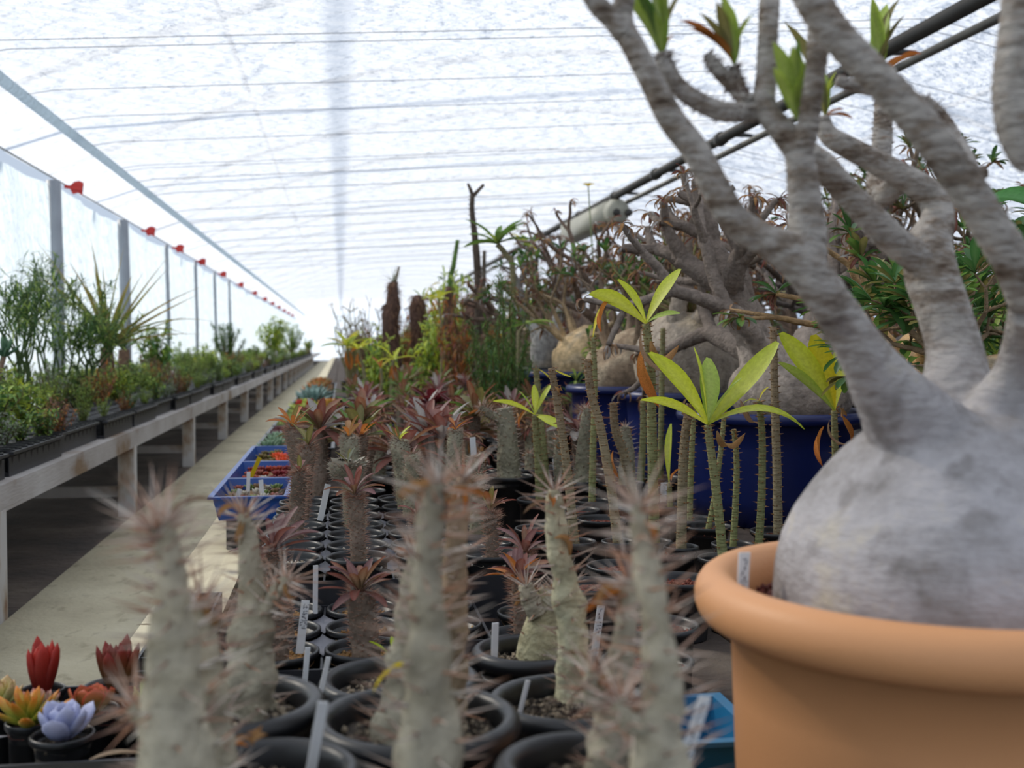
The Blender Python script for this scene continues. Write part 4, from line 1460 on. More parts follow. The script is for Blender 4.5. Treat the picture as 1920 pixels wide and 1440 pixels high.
thorny('leafy thorny stem with rusty dead leaves half hidden by the great caudex', [(1570, 1000), (1568, 900), (1566, 840), (1564, 770)],
       [(1468, 642, 0.0, 'ygreen', 0.9, 0.3), (1522, 645, -0.02, 'yellow', 1.0, 0.2), (1582, 655, 0.0, 'ygreen', 1.0, 0.1), (1466, 690, 0.0, 'bgreen', 0.6, 0.4)],
       [(1525, 870, 1545, 800, 'orange'), (1545, 850, 1555, 790, 'brown'), (1598, 800, 1575, 765, 'tan'), (1590, 830, 1580, 780, 'orange')], wpx=17)
thorny('bright green-leaved thorny shoot low among the bare stems', [(1257, 960), (1256, 930), (1255, 905)], [(1262, 808, 0, 'ygreen', 0.5, 0.3)], wpx=12)
# empty pots of red soil between them
for px, py in ((1080, 955), (1128, 972), (1160, 1060), (1245, 1000), (1310, 1010), (1105, 1095), (1180, 1105), (1275, 1085), (1385, 1075), (1015, 990), (1060, 985), (1330, 1050)):
    p = gp(px, py, 0.325)
    ok = True
    for o in list(col.objects):
        if o.parent is None and o.get('category') in ('potted plant', 'pot', 'potted tree') and (V((o.location.x, o.location.y)) - V((p.x, p.y))).length < (0.108 if o.get('category') != 'potted tree' else 0.27):
            ok = False
    if ok:
        t = thing('red_soil_pot', 'black pot of reddish soil with no plant in it', 'pot', (p.x, p.y, TZ + 0.001), 0, 'bare pots of reddish soil')
        add_pot(t, 0.055, 0.095, soil='red', grit=160, gsize=0.003, drop=0.014, lip=0.005)

# ------------------------------------------------------------------ near succulents in the tray beside the path
def succ(name, lab, x, y, spec, pot=True, R=0.0385, ztop=0.318):
    """spec: n leaves, L, W, T, up curve, colours, elevation inner/outer, height of the heart"""
    t = thing(name, lab, 'succulent', (x, y, TZ + 0.004))
    hs = add_pot(t, R, ztop - TZ - 0.004, soil=spec.get('soil', 'red'), grit=60, gsize=0.0028, drop=0.012, lip=0.004)
    rr = random.Random(int(x * 9999))
    n = spec['n']
    lm = [cached(('fl', name, lab, q), lambda: one('leaf', 'succulent', lambda b: b.fleshy(1.0, spec['W'] * (0.9 + 0.12 * q), spec['T'], spec['up'], spec['c'], spec['c2'], spec.get('pt', 0.5), edge=spec.get('edge')))) for q in range(2)]
    for k in range(n):
        q = (k + 0.5) / n
        el = spec['e0'] + (spec['e1'] - spec['e0']) * q
        L = spec['L'] * (spec.get('inner', 0.45) + (1 - spec.get('inner', 0.45)) * q) * rr.uniform(0.9, 1.08)
        put_leaf(t, lm[k % 2], V((0, 0, hs + spec.get('h', 0.006) * (1 - 0.6 * q))), k * GA + rr.uniform(-0.1, 0.1), el, L, rr.uniform(-0.1, 0.1))
    return t


SX = [gp(80, 1290, 0.318), gp(212, 1290, 0.318)]
pit = 0.080
sx0, sy0 = SX[0].x, SX[0].y
RED = dict(n=15, L=0.070, W=0.37, T=0.16, up=0.35, c=sr(120, 34, 26), c2=sr(176, 44, 30), e0=1.45, e1=1.12, pt=0.9, inner=0.75, h=0.0, soil='red')
DRED = dict(RED, c=sr(92, 66, 34), c2=sr(130, 26, 24), e0=1.45, e1=0.95, n=16)
succ('red_aloe', 'upright closed red aloe like a bud beside the path', sx0, sy0, RED)
succ('red_aloe', 'dark red upright aloe with green heart, spiky tips', sx0 + pit, sy0, DRED)
LAV = dict(n=17, L=0.047, W=0.62, T=0.2, up=0.9, c=sr(150, 158, 196), c2=sr(176, 178, 206), e0=1.3, e1=0.3, pt=0.05, soil='dark', h=0.014)
succ('rosette_succulent', 'lavender-blue powdery rosette with rounded fleshy leaves', gp(95, 1405, 0.318).x, sy0 - 2 * pit + 0.006, LAV)
ORG = dict(n=24, L=0.055, W=0.34, T=0.12, up=0.3, c=sr(150, 160, 60), c2=sr(214, 112, 30), e0=1.3, e1=0.3, pt=0.95, h=0.014)
succ('rosette_succulent', 'large rosette with pointed yellow-green leaves turning orange', gp(18, 1370, 0.33).x, sy0 - pit - 0.03, ORG)
CAB = dict(n=14, L=0.042, W=0.85, T=0.08, up=1.1, c=sr(150, 140, 80), c2=sr(196, 84, 56), e0=1.2, e1=0.45, pt=0.2, edge=sr(206, 50, 40), h=0.01)
succ('rosette_succulent', 'cupped rosette with frilled bright red leaf edges', sx0 + pit * 0.85, sy0 - pit, CAB)
GRN = dict(n=22, L=0.034, W=0.50, T=0.16, up=0.9, c=sr(150, 180, 110), c2=sr(196, 196, 130), e0=1.35, e1=0.35, pt=0.7, h=0.012)
succ('rosette_succulent', 'pale green rosette tinged with yellow in front of the dark red aloe', sx0 + pit * 1.55, sy0 - pit * 0.75, GRN)
GPK = dict(GRN, c=sr(150, 176, 130), c2=sr(190, 120, 116), L=0.03)
succ('rosette_succulent', 'small green rosette with pinkish outer leaves in front of the red aloe', sx0 + 0.012, sy0 - pit * 0.8, GPK)
succ('rosette_succulent', 'pale rosette with rosy leaf backs at the corner by the path', sx0 - 0.035, sy0 - pit * 0.42, dict(GPK, L=0.036, c=sr(196, 196, 120), c2=sr(190, 150, 110)))
OR2 = dict(ORG, L=0.040, c=sr(190, 120, 60), c2=sr(206, 84, 36), n=20)
succ('rosette_succulent', 'orange-red pointed rosette behind the blurred pale stem', sx0 + pit * 1.95, sy0 - pit * 1.35, OR2)
succ('rosette_succulent', 'small orange rosette close to the round black pots', sx0 + pit * 2.5, sy0 - pit * 0.55, dict(OR2, L=0.036))
for i, j in ((-1, 2), (2, 2), (3, 0), (3, 1), (2, 0), (0, 2)):
    x, y = sx0 + i * pit, sy0 - j * pit
    if any((V((o.location.x, o.location.y)) - V((x, y))).length < 0.062 for o in col.objects if o.parent is None and o.get('category') in ('succulent',)):
        continue
    t = thing('small_pot', 'small empty black pot in the rosette tray', 'pot', (x, y, TZ + 0.004), 0, 'small empty pots of the rosette tray')
    add_pot(t, 0.0385, 0.084, soil='dark', grit=60, gsize=0.0028, drop=0.03, lip=0.004)

grid_tray(sx0 - pit, sy0 - 2 * pit, 5, 3, pit, 0.306, 'black carrying tray of colourful rosettes at the edge of the path',
          clear=[(o.location.x, o.location.y, 0.048) for o in col.objects if o.parent is None and o.get('category') in ('succulent', 'pot') and o.location.y < sy0 + 0.05 and o.location.x < 0.1])

# long empty seed tray between path and the round pots, with fallen dry blades
grid_tray(-0.232, 1.36, 1, 9, 0.062, 0.29, 'narrow empty black seed tray along the path edge')
blade = leaf_mesh('blade', 0.11, 0.5, 0.3, 'lance', sr(170, 150, 128), sr(150, 128, 104), mat='dry_leaf', n=8)
for k, (px, py, y, az, L) in enumerate(((75, 1312, 1.17, 0.6, 0.06), (168, 1425, 1.02, 0.9, 0.075), (255, 1160, 1.5, 0.3, 0.05), (265, 1225, 1.36, 2.4, 0.05), (350, 1120, 1.65, 0.4, 0.05))):
    p = at(px, py, y)
    o = part('fallen_leaf', blade, None, (p.x, p.y, max(0.30, min(p.z, 0.335))), (0.1, 0.0, az), (L, L, L))
    tag(o, 'dry grey-brown fallen blade lying across the black trays', 'leaf', 'fallen blades on the trays')


# ------------------------------------------------------------------ flats along the table edge
def flat_tray(lab, x0, y0, x1, y1, zb, zt, mat, name='flat_tray'):
    t = thing(name, lab, 'tray', (x0, y0, zb))
    W_, D_, Hh = x1 - x0, y1 - y0, zt - zb

    def f(b):
        th, sl = 0.004, 0.015
        rows = []
        for (o, z) in ((sl, 0.0), (0.003, Hh - 0.006), (-0.008, Hh - 0.005), (-0.008, Hh), (0.0045, Hh), (sl + 0.003, 0.004)):
            rows.append([V((o, o, z)), V((W_ - o, o, z)), V((W_ - o, D_ - o, z)), V((o, D_ - o, z))])
        b.quad_grid(rows, lambda i, j: (.5, .5, .5), True, (True, True))
    part('tray_body', one('tray_body', mat, f, False), t)
    return t


def mini_rosette(key, c, c2, n=26, W=0.42, T=0.13, pt=0.8, e0=1.4, e1=0.1, up=0.5):
    def f():
        b = MB()
        rr = random.Random(str(key))
        lf = MB()
        lf.fleshy(1.0, W, T, up, c, c2, pt, 4, 6)
        for k in range(n):
            q = (k + 0.5) / n
            el = e0 + (e1 - e0) * q
            L = 0.4 + 0.6 * q
            M = Matrix.Rotation(k * GA, 4, 'Z') @ Matrix.Rotation(-el, 4, 'Y') @ Matrix.Scale(L, 4)
            b0 = len(b.v)
            dk = rr.uniform(0.85, 1.15)
            for v_, cc in zip(lf.v, lf.c):
                b.v.append(tuple(M @ V(v_) + V((0, 0, 0.15 * (1 - q)))))
                b.c.append(tuple(x * dk for x in cc))
            b.f += [tuple(b0 + i for i in fc) for fc in lf.f]
        return b.mesh('leaves', 'succulent')
    return cached(('mr', key), f)


def rosette_thing(key, lab, group, p, r, cs, name='rosette_succulent', **kw):
    me = mini_rosette(key, *cs, **kw)
    o = part(name, me, None, p, (0, 0, R_.uniform(0, 6)), r)
    return tag(o, lab, 'succulent', group)


EX = -0.292
BL = [gp(398, 935, 0.352).y, gp(430, 899, 0.352).y, gp(455, 867, 0.352).y, gp(470, 838, 0.352).y]
CRATE = 0.298
t = thing('crate', 'black crate under the blue trays', 'crate', (EX + 0.03, BL[0] + 0.03, TZ + 0.001))
part('crate_body', one('crate_body', 'black_plastic', lambda b: b.box((0, 0, 0), (0.12, BL[3] - BL[0] - 0.04, CRATE - TZ - 0.002)), False), t)
for k in range(3):
    flat_tray(['blue plastic tray of brown and green pebble-like succulents', 'blue plastic tray of red seedlings with a yellow tag', 'blue plastic tray holding a fiery red-orange rosette'][k],
              EX, BL[k] + 0.006, EX + 0.165, BL[k + 1] - 0.006, CRATE, 0.355, 'blue_tray_plastic', 'blue_tray')
rr = random.Random(77)
TR = [
    [(sr(130, 116, 70), sr(120, 80, 56)), (sr(96, 120, 60), sr(130, 150, 80)), (sr(150, 84, 66), sr(160, 90, 76)), (sr(186, 178, 160), sr(196, 190, 176))],
    [(sr(170, 60, 44), sr(190, 80, 50)), (sr(150, 84, 70), sr(180, 100, 80)), (sr(186, 176, 168), sr(200, 190, 180)), (sr(140, 40, 46), sr(150, 60, 60))],
    [(sr(116, 112, 60), sr(140, 116, 70)), (sr(100, 110, 56), sr(130, 130, 70))],
]
TRL = [['brown pebble-like succulent in the first blue tray', 'green pebble-like succulent in the first blue tray', 'rosy brown succulent in the first blue tray', 'whitish succulent in the first blue tray'],
       ['bright red seedling rosette in the middle blue tray', 'pinkish red seedling rosette in the middle blue tray', 'silvery seedling rosette in the middle blue tray', 'dark crimson seedling rosette in the middle blue tray'],
       ['olive-brown rosette in the third blue tray', 'dark olive rosette in the third blue tray']]
for k in range(3):
    part('soil', one('soil', 'soil_plain', lambda b: b.box((EX + 0.0175, BL[k] + 0.0235, CRATE + 0.0045), (EX + 0.1475, BL[k + 1] - 0.0235, CRATE + 0.03), SOILC['tan'][2])), None).name = 'tray_grit'
    tag(col.objects['tray_grit'] if k == 0 else [o for o in col.objects if o.name.startswith('tray_grit')][-1], 'pale grit filling the %s blue tray' % ['first', 'middle', 'third'][k], 'grit')
    D_ = BL[k + 1] - BL[k]
    for i in range(5):
        for j in range(4):
            if k == 2 and i >= 3:
                continue
            q = rr.randrange(len(TR[k]))
            x = EX + 0.036 + i * 0.0235 + rr.uniform(-0.004, 0.004)
            y = BL[k] + 0.045 + j * (D_ - 0.085) / 3 + rr.uniform(-0.01, 0.01)
            rosette_thing(('tr', k, q), TRL[k][q], 'seedlings in the blue trays', (x, y, CRATE + 0.03), rr.uniform(0.018, 0.028), TR[k][q], n=14, W=0.6, T=0.3, pt=0.4, e1=0.3)
for j, (x, y, r) in enumerate(((0.115, 0.10, 0.042), (0.115, 0.2, 0.045), (0.09, 0.28, 0.04))):
    rosette_thing('fire', 'fiery red and orange rosette in the third blue tray', 'fiery rosettes', (EX + x, BL[2] + y, CRATE + 0.03), r, (sr(226, 130, 40), sr(224, 50, 44)), n=34, W=0.36, T=0.12, e0=1.4, e1=0.35)
plant_tag(487, 858, BL[1] + 0.10, 0.011, 0.06, 0.38, 0.3, 0, 'long yellow tag leaning in the middle blue tray', 0.2, 5, 'yellow_tag')
plant_tag(466, 885, BL[0] + 0.22, 0.009, 0.05, 0.03, 0.1, 0, 'pale tag upright at the back of the first blue tray', 0.1, 6)
plant_tag(450, 917, BL[0] + 0.08, 0.011, 0.03, 0.3, 0.2, 0, 'short white tag leaning in the first blue tray', 0.1, 7)
plant_tag(489, 900, BL[0] + 0.16, 0.011, 0.05, -0.08, 0.1, 0, 'cream tag among the whitish succulents of the first blue tray', 0.1, 8)
# black flats beyond
y0 = BL[3]
FL = [
    (y0, y0 + 0.62, 'black flat of lavender and green rosettes past the blue trays', [('lav', (sr(150, 144, 166), sr(176, 168, 186)), 'powdery lavender rosette in the black flat'), ('lavg', (sr(96, 130, 100), sr(136, 160, 130)), 'blue-green rosette among the lavender ones')], 0.062, 0.10),
    (y0 + 0.66, y0 + 1.05, 'black flat of small dark purple rosettes', [('pur', (sr(110, 60, 66), sr(134, 80, 84)), 'small dark purple rosette in its flat'), ('pur2', (sr(160, 150, 150), sr(150, 110, 120)), 'small mauve rosette in its flat')], 0.035, 0.06),
    (y0 + 1.10, y0 + 2.0, 'black flat carpeted with green rosettes and red markers', [('gr', (sr(128, 150, 72), sr(160, 170, 96)), 'small apple-green rosette in the carpeted flat')], 0.042, 0.068),
    (y0 + 2.1, y0 + 2.6, 'black flat of orange-tipped yellow-green rosettes', [('yo', (sr(150, 160, 60), sr(206, 120, 50)), 'yellow-green rosette with orange tips'), ('yg', (sr(160, 180, 70), sr(190, 196, 90)), 'plain lime-green rosette beside the orange-tipped ones')], 0.10, 0.15),
    (y0 + 2.8, y0 + 4.2, 'black flat of blue-green agaves', [('ag', (sr(108, 138, 130), sr(140, 164, 156)), 'blue-green agave rosette with broad pointed leaves')], 0.16, 0.24),
    (y0 + 4.3, y0 + 6.5, 'black flat of orange and green sedums near the far bench', [('sd', (sr(150, 130, 60), sr(196, 110, 56)), 'rusty orange sedum cushion'), ('sd2', (sr(96, 110, 60), sr(120, 136, 70)), 'dull green sedum cushion')], 0.15, 0.22),
]
for (ya, yb, lab, kinds, r, pitch_) in FL:
    wd = 0.26 if r < 0.09 else (0.3 if r < 0.13 else 0.24)
    zb, zt = TZ + 0.06, TZ + 0.115
    flat_tray(lab, EX, ya + 0.01, EX + wd, yb - 0.01, TZ + 0.002, zt, 'black_plastic', 'black_flat')
    tag(part('flat_soil', one('flat_soil', 'soil_plain', lambda b: b.box((EX + 0.02, ya + 0.03, zt - 0.03), (EX + wd - 0.02, yb - 0.03, zt - 0.012), SOILC['tan'][2]))), 'soil filling the ' + lab.split(' near')[0].split(' past')[0], 'soil')
    y = ya + r * 0.8 + 0.02
    row = 0
    while y < yb - r * 0.5:
        x = EX + r * 0.75 + (0.3 * pitch_ if row % 2 else 0)
        while x < EX + wd - r * 0.45:
            key, cs, lb = rr.choice(kinds)
            rosette_thing(key, lb, 'rosettes in the black flats', (x + rr.uniform(-.008, .008), y + rr.uniform(-.008, .008), zt - 0.015), r * rr.uniform(0.8, 1.1), cs, n=30 if key != 'ag' else 26, W=0.34 if key != 'ag' else 0.3, e1=0.15)
            x += pitch_
        y += pitch_
        row += 1
mk = one('marker', 'red_clip', lambda b: (b.tube([(0, 0, 0), (0, 0, 0.05)], [0.006, 0.007], 8, caps=(True, True)), b.quad_grid([[V((-0.02, 0, 0.05)), V((0.02, 0, 0.05)), V((0.02, 0.008, 0.05)), V((-0.02, 0.008, 0.05))], [V((-0.012, 0, 0.085)), V((0.024, 0, 0.09)), V((0.024, 0.008, 0.09)), V((-0.012, 0.008, 0.085))]], lambda i, j: (1, 0, 0), True, (True, True))))
for px, py in ((558, 753), (578, 752), (601, 755)):
    p = gp(px, py + 8, TZ + 0.14)
    tag(part('red_marker', mk, None, (p.x, p.y, TZ + 0.10), (0, 0.1, 0.3), 0.85), 'bright red marker clip stuck among the green rosettes', 'marker', 'red markers in the green flat')


# ------------------------------------------------------------------ mid-table rows: leafy spiny trunks
def mid_plant(key, kind):
    """one merged crown per variant, shared by many plants"""
    def f():
        rr = random.Random(str(key) + kind)
        b = MB()
        if kind == 'rosette':
            merged_rosette(b, V((0, 0, 0)), rr, 24, 0.098, 0.019, [['redgreen', 'redleaf', 'olive', 'brown'], ['redleaf', 'redleaf', 'purple', 'silver'], ['olive', 'redgreen', 'green']][key], 1.35, 0.1, 0.5)
        elif kind == 'dry':
            merged_rosette(b, V((0, 0, 0)), rr, 30, 0.055, 0.008, ['brown', 'tan', 'redleaf', 'brown'], 1.3, -0.5, 2.2, 'lance')
        elif kind == 'red':
            merged_rosette(b, V((0, 0, 0)), rr, 26, 0.085, 0.026, lambda r: (sr(78, 26, 34), sr(104, 32, 38), sr(100, 46, 48)), 1.3, 0.0, 0.6)
        elif kind == 'bristle':
            for k in range(150):
                d = V((rr.uniform(-1, 1), rr.uniform(-1, 1), rr.uniform(-0.2, 1))).normalized()
                b.spike(V((0, 0, 0)), d, rr.uniform(0.025, 0.05), 0.0012, rr.choice(SPB), rr.choice(SPG))
        return b.mesh('crown', 'leaf' if kind != 'dry' else 'dry_leaf', kind != 'bristle')
    return cached(('mid', key, kind), f)


taken = []
KEEP = set()


def far_enough(x, y, d):
    for (a, b, c) in taken:
        if (a - x) ** 2 + (b - y) ** 2 < (d + c) ** 2:
            return False
    return True


MIDL = {'rosette': ('short spiny trunk topped by a spray of red and olive strap leaves', 'leafy spiny trunks in the table rows'),
        'dry': ('spiny stump with a mop of curled dead brown leaves', 'withered stumps in the table rows'),
        'red': ('dark crimson rosette on a bare stalk', 'crimson rosettes in the table rows'),
        'bristle': ('bristly brown spiny stump without leaves', 'bristly stumps in the table rows')}


def put_mid(x, y, kind, Hh, v, big=1.0, label=None, zpot=0.34, nsep=False):
    lab, grp = MIDL[kind]
    if kind == 'rosette':
        lab = lab.replace('red and olive', ['rust and olive', 'dark red and silver', 'olive and green'][v % 3])
    lab = lab.replace('short ', '').replace('spiny', ('brown ' if v % 2 else 'grey-green ') + 'spiny', 1)
    lab = ('tall ' if Hh > 0.1 else 'short ') + lab
    t = thing('spiny_trunk_plant', label or lab, 'potted plant', (x, y, TZ + 0.002), R_.uniform(0, 6), grp)
    if label:
        KEEP.add(t.name)
    hs = add_pot(t, 0.05 * big, zpot - TZ, soil=R_.choice(['white', 'dark', 'tan']), grit=0, drop=0.016, lip=0.0045)
    a, b, top = stub(300 + v, Hh, 0.018 * big, 0.014 * big, BROWNB if v % 2 else GREYB, SPB, 0.014, 900, n=8)
    s = part('stem', a, t, (0, 0, hs))
    part('spines', b, s, kind='stuff')
    if nsep:
        rosette_objs(t, top + V((0, 0, hs)), R_, 26, 0.1 * big, nsep, 1.35, 0.12)
    else:
        part('crown', mid_plant(v % 3, kind), t, top + V((0, 0, hs - 0.004)), (0, 0, R_.uniform(0, 6)), big)
    taken.append((x, y, 0.05 * big))


# the four large rosettes in focus behind the gravel pots
for (px, py, yy, pal, lab) in ((600, 800, 2.72, ['olive', 'redgreen', 'redleaf', 'silver'], 'large spray of olive and rust strap leaves on a spiny trunk by the lavender rosettes'),
                               (680, 815, 2.76, ['green', 'olive', 'redgreen'], 'greenest spray of narrow strap leaves on a spiny trunk'),
                               (752, 850, 2.62, ['redleaf', 'redgreen', 'silver'], 'wide spray of red strap leaves with silver undersides on a low trunk'),
                               (828, 815, 2.74, ['redleaf', 'redleaf', 'redgreen', 'silver'], 'spreading spray of dark red and grey strap leaves')):
    p = at(px, py + 12, yy)
    put_mid(p.x, p.y, 'rosette', p.z - 0.34 + 0.016, int(px) % 7, 1.12, lab, nsep=pal)
    taken[-1] = (p.x, p.y, 0.05)
rm_ = random.Random(99)
kinds_w = ['rosette'] * 5 + ['dry'] * 8 + ['bristle'] * 5 + ['red']
cnt = 0
tries = 0
yb_ = 2.5
for row in range(36):
    yb_ += 0.115 + 0.004 * row
    x = 0.06 if yb_ < 3.0 else (0.095 if yb_ < y0 + 2.6 else 0.4)
    while x < min(0.62 + (yb_ - 2.4) * 0.16, 1.32) and cnt < 150:
        xx, yy = x + rm_.uniform(-0.02, 0.02), yb_ + rm_.uniform(-0.02, 0.02)
        if far_enough(xx, yy, 0.055):
            k = rm_.choice(kinds_w)
            put_mid(xx, yy, k, rm_.uniform(0.06, 0.14) if k != 'red' else rm_.uniform(0.1, 0.17), rv := rm_.randrange(7), rm_.uniform(0.9, 1.25), nsep=[['redgreen', 'redleaf', 'olive', 'brown'], ['redleaf', 'redleaf', 'purple', 'silver'], ['olive', 'redgreen', 'green']][rv % 3] if (k == 'rosette' and yy < 3.5) else False)
            cnt += 1
        x += 0.118 + 0.003 * row + rm_.uniform(0, 0.03)
# named standouts
p = at(800, 722, 4.3)
put_mid(p.x, p.y, 'red', p.z - 0.34 + 0.01, 2, 1.35, 'large dark crimson rosette standing above the other rows')


# ------------------------------------------------------------------ caudex trees in tubs behind the thorny stems
SPACE = {}          # where wood already is: cell -> [(point, radius, owner)]
OWNER = [0]


def claim(p, r, who):
    SPACE.setdefault((int(p.x * 8 // 1), int(p.y * 8 // 1), int(p.z * 8 // 1)), []).append((V(p), r, who))


def is_free(p, r, who):
    cx, cy, cz = int(p.x * 8 // 1), int(p.y * 8 // 1), int(p.z * 8 // 1)
    for i in (-1, 0, 1):
        for j in (-1, 0, 1):
            for k in (-1, 0, 1):
                for (q, rq, o) in SPACE.get((cx + i, cy + j, cz + k), ()):
                    if o != who and (p - q).length < r + rq:
                        return False
    return True


def dense_pts(pts, step=0.02):
    out = []
    for i in range(len(pts) - 1):
        m = max(1, int((pts[i + 1] - pts[i]).length / step))
        out += [pts[i].lerp(pts[i + 1], k / m) for k in range(m)]
    return out + [pts[-1]]


def grow(b, tips, p, d, r, L, depth, rr, c0, c1, flat=0.0, bend=0.5, n=8, org=V((0, 0, 0))):
    m = 5
    ok = False
    for trial in range(14):
        pts = [V(p)]
        q = V(p)
        dd = d.normalized()
        if trial:
            dd = (dd + V((rr.uniform(-1, 1), rr.uniform(-1, 1), rr.uniform(-0.3, 1))) * 0.12 * trial).normalized()
        LL = L * (1 - 0.045 * trial)
        for i in range(m):
            dd = (dd + V((rr.uniform(-1, 1), rr.uniform(-1, 1), rr.uniform(-0.5, 0.9) - flat)) * bend * 0.35).normalized()
            q = q + dd * LL / m
            pts.append(V(q))
        if all(is_free(x + org, r + 0.012 + (0.03 if depth <= 0 and (x - q).length < 0.04 else 0), OWNER[0]) for x in dense_pts(pts)):
            ok = True
            break
    if not ok:          # no room: the twig stops here
        tips.append((V(p), d.normalized(), r))
        return
    for x in dense_pts(pts):
        claim(x + org, r, OWNER[0])
    r1 = r * rr.uniform(0.68, 0.82)
    Rr = [r + (r1 - r) * i / m for i in range(m + 1)]
    S = spline([(*pts[i], Rr[i]) for i in range(m + 1)], 2)
    b.tube([V(s[:3]) for s in S], [s[3] * (1 + 0.05 * (-1) ** i) for i, s in enumerate(S)], n, lambda t: mixc(c0, c1, t), (depth == 99, True), 0.12, 40)
    if depth <= 0:
        claim(q + dd * 0.02 + org, 0.045, OWNER[0])
        tips.append((V(q), V(dd), r1))
        return
    k = 2 if rr.random() < 0.75 else 3
    u, w_ = perp(dd)
    a0 = rr.uniform(0, 2 * PI)
    for i in range(k):
        a = a0 + 2 * PI * i / k + rr.uniform(-0.3, 0.3)
        o = u * math.cos(a) + w_ * math.sin(a)
        nd = (dd + o * rr.uniform(0.45, 0.85)).normalized()
        grow(b, tips, q - dd * r1 * 0.5, nd, r1 * rr.uniform(0.75, 0.95), L * rr.uniform(0.6, 0.9), depth - 1, rr, c1, c1, flat, bend, max(5, n - 1), org)


def curly(b, p, d, rr, n, L, cols):
    for k in range(n):
        o = V((rr.uniform(-1, 1), rr.uniform(-1, 1), rr.uniform(-0.4, 1))).normalized()
        c, c2, cm = LEAFC[rr.choice(cols)]
        b.leaf(p, (d * 0.6 + o), V((0, 0, 1)), L * rr.uniform(0.6, 1.2), L * 0.16, rr.uniform(0.8, 3.2), 0.3, 'lance', c, c2, cm, 5, rr.uniform(-1.5, 1.5))


